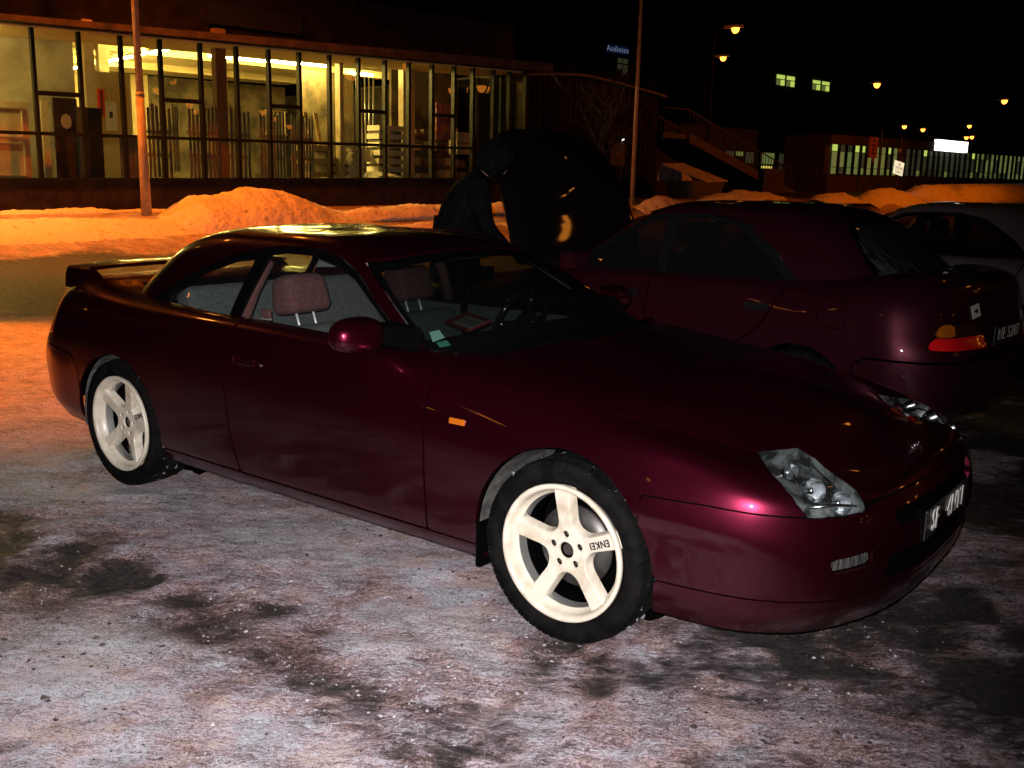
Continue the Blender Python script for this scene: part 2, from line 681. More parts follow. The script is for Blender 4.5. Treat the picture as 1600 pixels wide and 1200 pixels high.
def tread_mesh(RT, half, n=68):
    """winter tread blocks standing proud of the carcass"""
    b = MB()
    rows = [(-0.98, -0.62, 0.0, 0.80), (-0.55, -0.16, 0.5, 0.74), (-0.09, 0.30, 0.0, 0.74), (0.37, 0.98, 0.5, 0.80)]
    for (a0, a1, ph, wd) in rows:
        for k in range(n):
            t = 2 * math.pi * (k + ph) / n
            dt = math.pi / n * wd
            sk = 0.35 * dt
            r0 = RT - 0.014
            def P(y, tt, r):
                return (r * math.cos(tt), y * half, r * math.sin(tt))
            e0 = RT - (0.006 if a0 < -0.9 else 0.0)
            e1 = RT - (0.006 if a1 > 0.9 else 0.0)
            vs = [P(a0, t - dt, r0), P(a0, t + dt, r0), P(a1, t + dt + sk, r0), P(a1, t - dt + sk, r0),
                  P(a0, t - dt, e0), P(a0, t + dt, e0), P(a1, t + dt + sk, e1), P(a1, t - dt + sk, e1)]
            b.add(vs, [(4, 5, 6, 7), (0, 4, 7, 3), (1, 2, 6, 5), (0, 1, 5, 4), (3, 7, 6, 2)])
            if a0 < -0.9:                                       # shoulder lug running down the sidewall
                vs = [P(-0.985, t - dt * 0.8, RT - 0.008), P(-0.985, t + dt * 0.8, RT - 0.008), (0, 0, 0), (0, 0, 0)]
                vs[2] = ((RT - 0.040) * math.cos(t + dt * .8), -1.085 * half, (RT - 0.040) * math.sin(t + dt * .8))
                vs[3] = ((RT - 0.040) * math.cos(t - dt * .8), -1.085 * half, (RT - 0.040) * math.sin(t - dt * .8))
                v2 = [(x, y + 0.018, z) for x, y, z in vs]
                b.add(vs + v2, [(0, 1, 2, 3), (0, 4, 5, 1), (1, 5, 6, 2), (3, 2, 6, 7), (0, 3, 7, 4)])
    return b


def snow_crumbs(RT, half, n=120, seed=3):
    rnd = random.Random(seed)
    b = MB()
    for _ in range(n):
        t = rnd.gauss(rnd.choice([.2, .9, 2.2, 3.6, 5.4]), .28)
        r = RT - rnd.choice([0.006, 0.010, .012])
        s = rnd.choice([.005, .008, .012, .018])
        c = Vector((r * math.cos(t), rnd.uniform(-1.06, 0.9) * half if r > RT - .02 else -1.07 * half, r * math.sin(t)))
        vs = [c + Vector((rnd.uniform(-1, 1), rnd.uniform(-1, 1), rnd.uniform(-1, 1))) * s for _ in range(6)]
        b.add(vs, [(0, 1, 2), (0, 2, 3), (0, 3, 4), (0, 4, 1), (5, 2, 1), (5, 3, 2), (5, 4, 3), (5, 1, 4)])
    return b


def spoke_rim_mesh():
    """five-spoke rim: flange, barrel, dished face with broad spokes flaring into the hub. Outer side at -Y"""
    b = MB()
    RL = 0.232
    h = 0.100
    # outer flange and barrel
    prof = [(-h * 0.60, 0.196), (-h * 0.72, 0.206), (-h * 0.90, 0.210), (-h * 1.00, 0.2125), (-h * 1.07, 0.2165), (-h * 1.10, 0.222),
            (-h * 1.10, 0.229), (-h * 1.06, RL), (-h * 0.95, RL), (-h * 0.85, 0.226)]
    b.lathe(prof, n=96)
    return b


def spokes_mesh():
    RO = 0.2105
    n_ang = 360
    nr = 22
    hub_r = 0.079
    half_w = 0.0315
    ys_front = lambda r: -0.083 + 0.020 * (1 - (r - 0.06) / 0.15) ** 2 if r > 0.06 else -0.063
    # implicit planform: union of hub disc and five spokes with fillets (smooth minimum)
    xs = np.linspace(-0.215, 0.215, 173)
    X, Z = np.meshgrid(xs, xs, indexing='ij')
    rr = np.hypot(X, Z)

    def smin(a, c, k):
        hh = np.clip(0.5 + 0.5 * (c - a) / k, 0, 1)
        return c * (1 - hh) + a * hh - k * hh * (1 - hh)
    ph = rr - 0.062
    for k in range(5):
        t = R(90 + 72 * k)
        u = X * math.cos(t) + Z * math.sin(t)
        v = -X * math.sin(t) + Z * math.cos(t)
        wd = 0.0198 + 0.0055 * np.clip((u - 0.05) / 0.16, 0, 1)
        sp = np.maximum(np.abs(v) - wd, -u)
        ph = smin(ph, sp, 0.050)
    ph = np.maximum(ph, rr - 0.213)
    holes = rr - 0.0285
    for k in range(5):
        t = R(90 + 72 * k)
        holes = np.minimum(holes, np.hypot(X - 0.054 * math.cos(t), Z - 0.054 * math.sin(t)) - 0.0125)
    full = np.maximum(ph, -holes)
    # clip grid cells
    V, F, key = [], [], {}

    def vert(k, p):
        if k not in key:
            key[k] = len(V)
            V.append(p)
        return key[k]
    n = len(xs)
    for i in range(n - 1):
        for j in range(n - 1):
            cs = [(i, j), (i + 1, j), (i + 1, j + 1), (i, j + 1)]
            vals = [full[c] for c in cs]
            if min(vals) >= 0:
                continue
            q = []
            for k in range(4):
                a, c = cs[k], cs[(k + 1) % 4]
                fa, fc = full[a], full[c]
                if fa < 0:
                    q.append(vert(a, (xs[a[0]], xs[a[1]])))
                if (fa < 0) != (fc < 0):
                    kk = (a, c) if a < c else (c, a)
                    a2, c2 = kk
                    t = full[a2] / (full[a2] - full[c2])
                    q.append(vert(kk, (xs[a2[0]] * (1 - t) + xs[c2[0]] * t, xs[a2[1]] * (1 - t) + xs[c2[1]] * t)))
            if len(q) >= 3:
                F.append(q)
    bm = bmesh.new()

    def yface(x, z):
        r = math.hypot(x, z)
        # dished: hub recessed, rising towards the rim
        base = -0.060 - 0.022 * min(max((r - 0.055) / 0.150, 0), 1) ** 0.8
        if r < 0.078:
            base -= 0.006 * (1 - (r / 0.078) ** 4)
        return base
    vs = [bm.verts.new((p[0], yface(*p), p[1])) for p in V]
    for q in F:
        try:
            f = bm.faces.new([vs[k] for k in q])
            f.smooth = True
        except ValueError:
            pass
    bm.normal_update()
    if sum(f.normal.y * f.calc_area() for f in bm.faces) > 0:
        bmesh.ops.reverse_faces(bm, faces=bm.faces)
    bmesh.ops.remove_doubles(bm, verts=bm.verts, dist=0.0002)
    # rounded shoulder then deep side walls
    es = [e for e in bm.edges if len(e.link_faces) == 1]
    for (dout, dy) in ((0.0015, 0.0015), (0.0025, 0.006), (0.004, 0.034)):
        new = {}
        for e in es:
            for v in e.verts:
                if v not in new:
                    n_ = Vector((0, 0, 0))
                    for e2 in v.link_edges:
                        if len(e2.link_faces) == 1:
                            f = e2.link_faces[0]
                            c = f.calc_center_median()
                            m_ = (e2.verts[0].co + e2.verts[1].co) / 2
                            dd = m_ - c
                            ed = (e2.verts[1].co - e2.verts[0].co)
                            if ed.length > 1e-9:
                                ed.normalize()
                                dd = dd - ed * dd.dot(ed)
                            dd.y = 0
                            if dd.length > 1e-9:
                                n_ += dd.normalized()
                    if n_.length > 1e-9:
                        n_.normalize()
                    dq = dout * (.12 if math.hypot(v.co.x, v.co.z) < .069 else 1.0)
                    new[v] = bm.verts.new(v.co + n_ * dq + Vector((0, dy * (.22 if dq < dout else 1.0), 0)))
        nes = []
        for e in es:
            f = e.link_faces[0]
            la = [l for l in f.loops if l.edge == e][0]
            a, c = la.vert, la.link_loop_next.vert
            ff = bm.faces.new((c, a, new[a], new[c]))
            ff.smooth = True
            nes.append(bm.edges.get((new[a], new[c])))
        es = nes
        for v in new.values():
            v.normal_update()
    me = bpy.data.meshes.new('spokes')
    bm.to_mesh(me)
    bm.free()
    me.materials.append(M['rim'])
    return me


def make_sport_wheel(parent, phase=0.0):
    """wheel part (tyre itself) with rim, spokes, disc as sub-parts"""
    RT, half = 0.308, 0.1025
    w = tyre_mesh(RT, 0.229, half).build('wheel', M['rubber'], parent)
    t = tread_mesh(RT + 0.003, half * 0.97).build('tread', M['rubber'], w)
    t['kind'] = 'stuff'
    c = snow_crumbs(RT, half).build('snow_crumbs', M['snow_bit'], w)
    c['kind'] = 'stuff'
    spoke_rim_mesh().build('rim', M['rim'], w)
    b = MB()
    b.lathe([(-0.060, 0.1965), (-0.045, 0.193), (-0.025, 0.190)], n=72)
    b.build('rim_step', M['alloy'], w)
    b = MB()
    b.lathe([(-0.025, 0.190), (0.02, 0.188), (0.085, 0.200), (0.098, 0.226)], n=72)
    b.build('rim_barrel', M['void'], w)  # inner barrel blackened to stand in for shade behind the spokes
    sp = bpy.data.objects.new('spokes', spokes_mesh())
    link(sp, w)
    sp.rotation_euler = (0, -phase, 0)
    b = MB()
    b.lathe([(-0.053, 0.0), (-0.053, 0.020)], n=32)
    hb = b.build('hub', M['iron'], w)
    for k in range(5):
        a = R(90 + 72 * k) + phase
        b = MB()
        b.tube((0.054 * math.cos(a), -0.056, 0.054 * math.sin(a)), (0.054 * math.cos(a), -0.048, 0.054 * math.sin(a)), 0.006, n=6)
        b.build('wheel_nut', M['iron'], hb)
    MB().lathe([(-0.0515, 0.0), (-0.0515, 0.072)], n=32).build('hub_shade_disc', M['void'], w)  # black disc standing in for shade inside the nut holes
    b = MB()
    b.lathe([(-0.012, 0.07), (-0.012, 0.138), (0.010, 0.138), (0.010, 0.07)], n=64)
    b.build('brake_disc', M['iron'], w)
    return w


def steel_wheel(parent, RT=0.30, half=0.095, m_rim='hubcap'):
    w = tyre_mesh(RT, RT * 0.63, half).build('wheel', M['rubber'], parent)
    b = MB()
    b.lathe([(-half * .9, RT * .63), (-half * .98, RT * .60), (-half * .95, RT * .5), (-half * .8, RT * .25), (-half * .85, 0.0)], n=40)
    for k in range(9):
        a = 2 * math.pi * k / 9
        T = Matrix.Rotation(-a, 4, 'Y')
        b.box((RT * .3, -half * 1.0, -0.012), (RT * .58, -half * .9, 0.012), T)
    b.build('hubcap', M[m_rim], w)
    return w


M['barrel'] = mat('shaded_barrel', (0.012, 0.0115, 0.011), rough=0.7, spec=.2)  # dark tone stands in for shade inside the barrel
M['snow_bit'] = mat('packed_snow_bit', (0.16, 0.165, 0.17), rough=0.8)
M['hubcap'] = mat('dull_hubcap', (0.16, 0.16, 0.16), rough=0.4, metal=0.6)
# ------------------------------------------------------------------ the burgundy coupe
CAR_LOC = (0.6886, 3.7262, 0.0)
CAR_ROT = R(-37.461)

# half-body stations run tail centre -> side -> nose centre: (x, half width, z)
BODY = [
 # bottom edge
 [(-3.50,0,.27),(-3.47,.42,.27),(-3.38,.68,.265),(-3.17,.80,.255),(-2.95,.815,.24),(-2.585,.82,.21),(-2.15,.815,.185),(-1.5,.815,.185),(-.9,.815,.185),(-.42,.82,.19),(0,.83,.195),(.36,.83,.195),(.60,.775,.19),(.74,.655,.185),(.865,.38,.185),(.905,0,.185)],
 [(-3.53,0,.34),(-3.50,.44,.34),(-3.405,.72,.335),(-3.19,.84,.325),(-2.95,.853,.30),(-2.585,.853,.27),(-2.15,.845,.24),(-1.5,.845,.235),(-.9,.845,.235),(-.42,.848,.245),(0,.857,.26),(.36,.857,.26),(.635,.80,.255),(.79,.68,.25),(.915,.39,.25),(.945,0,.25)],
 [(-3.55,0,.47),(-3.52,.45,.47),(-3.425,.735,.465),(-3.20,.86,.45),(-2.95,.874,.43),(-2.585,.874,.41),(-2.15,.863,.38),(-1.5,.860,.37),(-.9,.860,.37),(-.42,.865,.38),(0,.876,.40),(.36,.874,.40),(.655,.81,.395),(.82,.69,.39),(.938,.40,.39),(.970,0,.39)],
 [(-3.545,0,.60),(-3.515,.45,.60),(-3.42,.735,.60),(-3.20,.863,.59),(-2.95,.878,.575),(-2.585,.878,.565),(-2.15,.870,.54),(-1.5,.868,.53),(-.9,.868,.53),(-.42,.870,.53),(0,.878,.54),(.36,.872,.535),(.65,.805,.52),(.815,.68,.51),(.934,.40,.50),(.966,0,.50)],
 [(-3.50,0,.70),(-3.475,.44,.70),(-3.39,.71,.705),(-3.18,.845,.705),(-2.95,.866,.70),(-2.585,.870,.69),(-2.15,.867,.67),(-1.5,.866,.66),(-.9,.864,.655),(-.42,.862,.65),(0,.862,.645),(.36,.850,.648),(.645,.792,.622),(.80,.668,.596),(.910,.39,.568),(.938,0,.568)],
 [(-3.47,0,.79),(-3.445,.42,.79),(-3.365,.67,.795),(-3.16,.80,.80),(-2.95,.830,.795),(-2.585,.843,.785),(-2.15,.851,.77),(-1.5,.852,.755),(-.9,.845,.745),(-.42,.832,.735),(0,.815,.725),(.34,.806,.712),(.605,.735,.668),(.76,.62,.634),(.872,.37,.607),(.910,0,.612)],
 [(-3.44,0,.865),(-3.42,.38,.865),(-3.33,.60,.868),(-3.13,.715,.87),(-2.93,.765,.868),(-2.585,.800,.86),(-2.15,.820,.85),(-1.5,.820,.845),(-.9,.805,.835),(-.42,.775,.812),(0,.735,.780),(.29,.69,.742),(.48,.625,.703),(.61,.53,.672),(.78,.34,.640),(.84,0,.645)],
 [(-3.38,0,.895),(-3.36,.32,.895),(-3.26,.52,.899),(-3.08,.63,.90),(-2.91,.69,.90),(-2.585,.745,.893),(-2.15,.772,.885),(-1.5,.772,.88),(-.9,.752,.868),(-.42,.70,.845),(0,.64,.808),(.24,.59,.776),(.38,.53,.747),(.48,.44,.725),(.64,.28,.698),(.70,0,.702)],
 [(-3.2,0,.905),(-3.18,.2,.905),(-3.1,.36,.909),(-2.98,.47,.912),(-2.84,.55,.914),(-2.5,.62,.914),(-2.15,.64,.905),(-1.5,.64,.90),(-.9,.62,.885),(-.42,.56,.868),(-.05,.47,.828),(.12,.42,.806),(.22,.36,.792),(.29,.29,.781),(.40,.17,.768),(.44,0,.769)],
 [(-2.95,0,.915),(-2.9,0,.915),(-2.85,0,.916),(-2.78,0,.918),(-2.66,0,.92),(-2.4,0,.92),(-2.1,0,.915),(-1.5,0,.91),(-.9,0,.90),(-.42,0,.882),(-.12,0,.852),(-.02,0,.84),(.04,0,.832),(.09,0,.826),(.15,0,.817),(.2,0,.81)],
]
CAB = [
 [(-3.02,0,.905),(-2.99,.30,.903),(-2.90,.52,.898),(-2.68,.66,.888),(-2.35,.725,.876),(-1.9,.752,.866),(-1.4,.755,.862),(-.95,.742,.850),(-.68,.70,.838),(-.50,.58,.836),(-.40,.32,.862),(-.37,0,.872)],
 [(-2.80,0,1.01),(-2.78,.27,1.005),(-2.73,.47,.995),(-2.60,.60,.985),(-2.30,.672,.975),(-1.85,.700,.962),(-1.4,.702,.957),(-1.02,.688,.945),(-.82,.652,.935),(-.68,.55,.938),(-.61,.31,.953),(-.585,0,.96)],
 [(-2.58,0,1.112),(-2.57,.25,1.108),(-2.54,.43,1.098),(-2.46,.545,1.088),(-2.22,.608,1.085),(-1.8,.635,1.068),(-1.4,.636,1.065),(-1.13,.622,1.055),(-.98,.592,1.048),(-.88,.51,1.048),(-.825,.29,1.058),(-.81,0,1.064)],
 [(-2.36,0,1.184),(-2.355,.23,1.180),(-2.34,.40,1.172),(-2.28,.49,1.166),(-2.10,.55,1.165),(-1.78,.575,1.164),(-1.42,.577,1.160),(-1.25,.560,1.150),(-1.16,.530,1.140),(-1.08,.46,1.142),(-1.045,.26,1.152),(-1.035,0,1.157)],
 [(-2.20,0,1.222),(-2.195,.21,1.219),(-2.18,.36,1.212),(-2.13,.45,1.206),(-1.98,.50,1.207),(-1.73,.528,1.212),(-1.45,.530,1.208),(-1.32,.512,1.196),(-1.25,.480,1.186),(-1.20,.42,1.188),(-1.17,.24,1.197),(-1.165,0,1.201)],
 [(-2.02,0,1.247),(-2.015,.18,1.245),(-2.0,.30,1.240),(-1.97,.37,1.236),(-1.87,.42,1.236),(-1.68,.45,1.240),(-1.47,.45,1.237),(-1.38,.43,1.230),(-1.33,.39,1.224),(-1.30,.33,1.222),(-1.275,.19,1.228),(-1.27,0,1.231)],
 [(-1.80,0,1.258),(-1.79,.1,1.257),(-1.70,.16,1.250),(-1.69,.2,1.249),(-1.66,.23,1.250),(-1.60,.25,1.252),(-1.50,.25,1.253),(-1.46,.23,1.251),(-1.44,.2,1.249),(-1.42,.16,1.248),(-1.41,.08,1.250),(-1.40,0,1.251)],
 [(-1.62,0,1.258),(-1.61,0,1.258),(-1.60,0,1.258),(-1.59,0,1.258),(-1.58,0,1.258),(-1.56,0,1.258),(-1.54,0,1.258),(-1.53,0,1.258),(-1.52,0,1.257),(-1.51,0,1.257),(-1.50,0,1.257),(-1.49,0,1.257)],
]

_deck = {5: (.015, .010), 6: (.035, .030), 7: (.045, .035), 8: (.045, .03), 9: (.045, 0)}
BODY = [[(x, w + (_deck[j][1] * min(1, (-2.75 - x) / .3) if j in _deck and x < -2.75 and w > .3 else 0) + ({3: .010, 4: -.006}.get(j, 0) if k in (11, 12, 13, 14) else 0),
          z + (_deck[j][0] * min(1, (-2.75 - x) / .3) if j in _deck and x < -2.75 else 0) + ({7: .012, 8: .022, 9: .024}.get(j, 0) * min(1, x / .25) if x > 0 else 0)) for k, (x, w, z) in enumerate(cv)] for j, cv in enumerate(BODY)]
_lift = [0, .03, .055, .050, .036, .018, .005, 0]
CAB = [[(x, w, z + _lift[j] * min(1, max(0, (-1.65 - x) / .5))) for (x, w, z) in cv] for j, cv in enumerate(CAB)]


def build_coupe():
    root = thing('coupe', 'burgundy two-door coupe with cream-white five-spoke wheels and a rear wing, nearest the camera', 'car', CAR_LOC, CAR_ROT)
    s = Surf(BODY, 330, 96)
    c = Surf(CAB, 260, 90)
    P = M['paint']
    fa = circ(s, 0.0, 0.305, 0.350)
    ra = circ(s, -2.585, 0.305, 0.338)
    arches = np.minimum(fa, ra)
    notarch = -arches
    side = np.where(s.w > 0.0, -1.0, 1.0)

    def AND(*a):
        return np.maximum.reduce(a)
    big = lambda poly: sdf_poly(s.x, s.z, poly)
    plan = lambda poly: sdf_poly(s.x, s.w, poly)
    # --- regions on the lower body
    headl = plan([(.535, .577), (.575, .50), (.608, .442), (.667, .444), (.748, .488), (.82, .525), (.872, .552), (.90, .62), (.86, .84), (.74, .84), (.712, .738), (.635, .696)])
    headl = AND(headl, .569 - s.z, np.where(s.z < .629, .710 + (.629 - s.z) * .9 - s.x, -1.0))
    hood = AND(plan([(-.46, -1), (.895, -1), (.885, .28), (.875, .545), (.82, .519), (.748, .482), (.667, .438), (.604, .438), (.53, .580), (.35, .670), (0, .738), (-.35, .765), (-.47, .74)]), .585 - s.z)
    bumper_f = AND(big([(.30, .05), (1.3, .05), (1.3, .60), (.90, .590), (.84, .565), (.76, .568), (.50, .578), (.30, .575)]), .3135 - s.z, notarch)
    lip = AND(big([(.30, .05), (1.3, .05), (1.3, .313), (.30, .313)]), notarch)
    grille_slot = AND(.500 - s.z, s.z - .548, s.w - .42, .8 - s.x)
    intake = AND(.335 - s.z, s.z - .415, s.w - .56, .7 - s.x)
    fog = AND(sdf_poly(s.w, s.z, [(.545, .410), (.68, .402), (.685, .440), (.55, .452)]), .5 - s.x)
    intake = AND(intake, s.w - .46)
    bumper_f = AND(bumper_f, -grille_slot, -intake, -fog, -headl, -hood)
    fender = AND(big([(-.585, .245), (-.592, .60), (-.60, .78), (-.62, 1.2), (1.2, 1.2), (1.2, .600), (.90, .590), (.84, .565), (.76, .568), (.50, .578), (.30, .575), (.34, .245)]), notarch, -headl, -hood,
                 -plan([(-.46, -1), (.2, -1), (.2, .72), (-.46, .74)]))
    door = big([(-.590, .247), (-.595, .60), (-.605, .78), (-.63, 1.0), (-1.728, 1.0), (-1.735, .60), (-1.715, .40), (-1.665, .247)])
    rocker = AND(big([(-2.30, .05), (-.30, .05), (-.30, .242), (-2.30, .242)]), notarch)
    bumper_r = AND(big([(-2.90, .10), (-2.90, .52), (-2.96, .60), (-3.2, .625), (-3.8, .63), (-3.8, .05), (-2.9, .05)]), notarch)
    tail = big([(-3.175, .685), (-3.6, .66), (-3.6, .775), (-3.24, .79)])
    tail = AND(tail, .33 - s.w)
    trunk = AND(plan([(-3.6, -1), (-2.9, -1), (-2.95, .55), (-3.15, .60), (-3.33, .585), (-3.6, .55)]), .655 - s.z)
    trunk = AND(trunk, -tail)
    quarter = AND(big([(-1.672, .247), (-1.722, .40), (-1.742, .60), (-1.735, 1.2), (-3.8, 1.2), (-3.8, .635), (-3.2, .630), (-2.96, .605), (-2.895, .52), (-2.895, .247)]), notarch, -tail, -trunk)
    cabin_hole = plan([(-2.95, -1), (-.47, -1), (-.47, .60), (-.7, .69), (-1.2, .735), (-2.0, .735), (-2.5, .68), (-2.9, .5)])
    cabin_hole = AND(cabin_hole, .80 - s.z)
    quarter = AND(quarter, -cabin_hole)
    door = AND(door, -cabin_hole)
    fender = AND(fender, -cabin_hole)
    cowl = AND(plan([(-.475, -1), (-.475, .80), (-.62, .80), (-.62, -1)]), .79 - s.z, s.w - .70)

    panel('fender', s, fender, P, root, weld=False)
    panel('hood', s, hood, P, root)
    panel('door', s, door, P, root, weld=False)
    panel('quarter_panel', s, quarter, P, root, weld=False)
    panel('side_skirt', s, AND(rocker, -fa, -ra), P, root, weld=False)
    fb = panel('front_bumper', s, bumper_f, P, root)[0]
    panel('lip_spoiler', s, lip, P, root)
    panel('rear_bumper', s, bumper_r, P, root)
    panel('boot_lid', s, trunk, P, root)
    panel('cowl', s, cowl, M['black'], root, offset=-.012)
    # recessed dark backing under every gap
    under = AND(notarch, -AND(cabin_hole, -1.0 + 0 * s.z), -headl - .0, -tail)
    panel('inner_body', s, AND(notarch, -cabin_hole, -headl), M['void'], root, offset=-.020, skirt=0.0)
    panel('grille', s, grille_slot - .01, M['void'], root, offset=-.03)
    for k in range(3):
        z = .352 + .022 * k
        MB().path([(.86, -.40, z), (.93, 0, z), (.86, .40, z)], .004, n=6).build('intake_bar', M['black'], root)
    fogs = panel('fog_lamp', s, fog, M['fog'], root, weld=False, offset=-.012)
    # headlamps: chrome housing, bulbs and a clear lens
    for lamp_o, sd in zip(panel('headlight', s, headl, M['lens'], root, weld=False, offset=.001, skirt=.02), (-1, 1)):
        panel('lamp_housing', s, headl - .004, M['lamp_inner'], lamp_o, sides=(sd,), weld=False, offset=-.052, skirt=-.05)
        p0 = Vector((.655, .655 * sd, .640))
        for (px, py, pz, r, nm) in ((.640, .600, .650, .024, 'indicator_reflector'), (.720, .610, .612, .036, 'reflector_bowl'), (.795, .590, .585, .034, 'reflector_bowl')):
            b = MB()
            ax = Vector((.75, .55 * sd, .35)).normalized()
            T = Matrix.Translation((px, py * sd, pz)) @ ax.to_track_quat('Y', 'Z').to_matrix().to_4x4()
            b.lathe([(.026, r), (.004, r * .86), (-.014, r * .6), (-.022, r * .2), (-.022, 0)], n=28, T=T)
            b.lathe([(-.022, .010), (.006, .010), (.012, .005), (.013, 0)], n=14, T=T)
            b.build(nm, M['reflector'], lamp_o)
        b = MB()
        b.path([(.745, .690 * sd, .585), (.80, .63 * sd, .590), (.845, .57 * sd, .583)], [.004, .006, .003], n=6)
        b.path([(.595, .49 * sd, .665), (.64, .58 * sd, .664), (.70, .66 * sd, .635)], [.003, .005, .003], n=6)
        b.path([(.66, .47 * sd, .655), (.74, .52 * sd, .625), (.82, .56 * sd, .590)], [.003, .004, .002], n=6)
        b.build('reflector_rib', M['reflector'], lamp_o)
        rn = random.Random(5 + sd)
        b = MB()
        for _ in range(38):                                     # loose chrome bits added to sparkle like lit facets
            u, v = rn.random(), rn.uniform(-1, 1)
            cq = Vector((.60 + .23 * u, (.53 + .06 * u + v * (.07 + .02 * u)) * sd, .652 - .085 * u - .012 * v))
            q = rn.uniform(.003, .010)
            b.add([cq + Vector((rn.uniform(-q, q), rn.uniform(-q, q), rn.uniform(-q, q))) for _ in range(4)], [(0, 1, 2), (0, 2, 3)])
        b.build('sparkle_bits', M['reflector'], lamp_o)['kind'] = 'stuff'
    for o, sd in zip(panel('tail_light', s, tail, M['red_lens'], root, weld=False), (-1, 1)):
        pass
    # --- cabin
    wind = sdf_poly(c.w, c.z, [(-1, .80), (.675, .80), (.645, .865), (.60, .965), (.565, 1.06), (.515, 1.135), (.465, 1.168), (-1, 1.195)])
    wind = AND(wind, -1.13 - c.x) if False else AND(wind, -(c.x + 1.30))
    fr = AND(wind, -(c.x + 1.3))
    # windscreen occupies the surface ahead of the A-pillar line
    apillar = sdf_poly(c.x, c.z, [(-.585, .765), (-.66, .828), (-.86, .950), (-1.03, 1.057), (-1.165, 1.136), (-1.24, 1.176), (-1.24, 1.5), (0, 1.5), (0, .80)])
    wind = AND(apillar, c.z - 1.186 + .03 * (c.w / .5) ** 2)
    side_c = c.w - 0
    dglass = AND(sdf_poly(c.x, c.z, [(-.84, .875), (-1.07, 1.005), (-1.22, 1.092), (-1.34, 1.142), (-1.50, 1.172), (-1.68, 1.172), (-1.760, 1.158), (-1.80, .875)]), .40 - c.w)
    qglass = AND(sdf_poly(c.x, c.z, [(-1.865, .885), (-1.84, 1.135), (-1.97, 1.115), (-2.12, 1.062), (-2.28, .992), (-2.40, .945), (-2.38, .915), (-2.28, .892)]), .40 - c.w)
    trim = AND(sdf_poly(c.x, c.z, [(-.765, .84), (-.82, .872), (-1.075, 1.025), (-1.22, 1.118), (-1.35, 1.172), (-1.50, 1.198), (-1.72, 1.194), (-1.84, 1.175), (-2.0, 1.138), (-2.18, 1.070), (-2.38, .975), (-2.50, .925), (-2.44, .885), (-2.36, .862), (-1.8, .845)]), .40 - c.w)
    trim = AND(trim, -wind - 0.012)
    rearg = AND(sdf_poly(c.w, c.z, [(-1, .925), (.50, .925), (.53, .94), (.49, 1.03), (.42, 1.12), (.36, 1.168), (-1, 1.19)]), c.x + 1.95)
    wtrim = AND(wind - .022, -wind + .0) if False else None
    sun = sdf_poly(c.x, c.w, [(-1.42, -1), (-1.42, .34), (-1.80, .34), (-1.80, -1)])
    sun = AND(sun, 1.15 - c.z)
    roof = AND(-wind + 0.008, -trim, -rearg + .016, -sun)
    panel('roof', c, roof, P, root)
    panel('sunroof', c, sun, P, root, offset=-.002)
    g = panel('windshield', c, wind, M['windscreen'], root, offset=-.006, skirt=0)[0]
    panel('windshield_seal', c, AND(wind - .008, -wind - .010), M['black'], g, offset=-.004)
    g = panel('rear_window', c, rearg, M['glass'], root, offset=-.006, skirt=0)[0]
    panel('rear_window_seal', c, AND(rearg - .018, -rearg - .012), M['black'], g, offset=-.004)
    panel('window_frame', c, AND(trim, -dglass, -qglass), M['black'], root, weld=False, offset=-.003, gap=.001)
    panel('door_window', c, dglass - .004, M['glass'], root, weld=False, offset=-.009, skirt=0)
    panel('quarter_window', c, qglass - .004, M['glass'], root, weld=False, offset=-.009, skirt=0)
    # inner skin of the roof
    panel('headliner', c, AND(-wind + .01, -trim + .02, -rearg + .01, 1.0 - c.z), M['headliner'], root, offset=-.035, skirt=0)
    # wheels
    for (x, sd, ph) in ((0, -1, 5), (-2.585, -1, -16), (0, 1, 30), (-2.585, 1, 50)):
        if sd < 0 and x == 0:
            w = w0 = make_sport_wheel(root, 0.0)
        else:
            w = copy_tree(w0, root)
        w.location = (x, -(0.865 - 0.110) if sd < 0 else .755, .305)
        w.rotation_euler = (0, 0, R(1.1) if (x == 0 and sd < 0) else (0 if sd < 0 else math.pi))
        for ch in w.children:
            if ch.name.startswith(('spokes', 'hub')):
                ch.rotation_euler = (0, -R(ph), 0)
        if sd < 0:
            k = R({0: 18, -2.585: -54}[x] + ph)
            rad = Vector((math.cos(k), 0, math.sin(k)))
            out = Vector((0, -1, 0))
            right = -rad                                         # reads from the rim towards the hub
            up = out.cross(right)
            r = .148
            text_obj('wheel_lettering', 'ENKEI', M['print_black'], w, (rad.x * r, -.0840, rad.z * r), (right * .86, up * 1.05, out), .031, .0008, bold=.0008)
    # liners, arch lips, floor
    for x, r in ((0, .345), (-2.585, .333)):
        for sd in (-1, 1):
            b = MB()
            n = 30
            vs, fs = [], []
            for k in range(n + 1):
                t = math.pi * 1.12 * k / n - .19
                for (yy, rr) in ((.845, r + .004), (.52, r + .004)):
                    vs.append((x + rr * math.cos(t), yy * sd, .305 + rr * math.sin(t)))
            for k in range(n):
                fs.append((2 * k, 2 * k + 1, 2 * k + 3, 2 * k + 2))
            b.add(vs, fs, smooth=True)
            vs = [(x, .52 * sd, .305)] + [(x + (r + .004) * math.cos(2 * math.pi * k / 32), .52 * sd, .305 + (r + .004) * math.sin(2 * math.pi * k / 32)) for k in range(32)]
            o = b.build('wheel_arch_liner', M['liner'], root)
            MB().add(vs, [(0, 1 + k, 1 + (k + 1) % 32) for k in range(32)]).build('inner_arch', M['void'], root)
    b = MB()
    b.box((-3.3, -.50, .20), (.78, .50, .24))
    b.box((-2.2, -.80, .19), (-.40, .80, .23))
    b.build('floor_pan', M['void'], root)
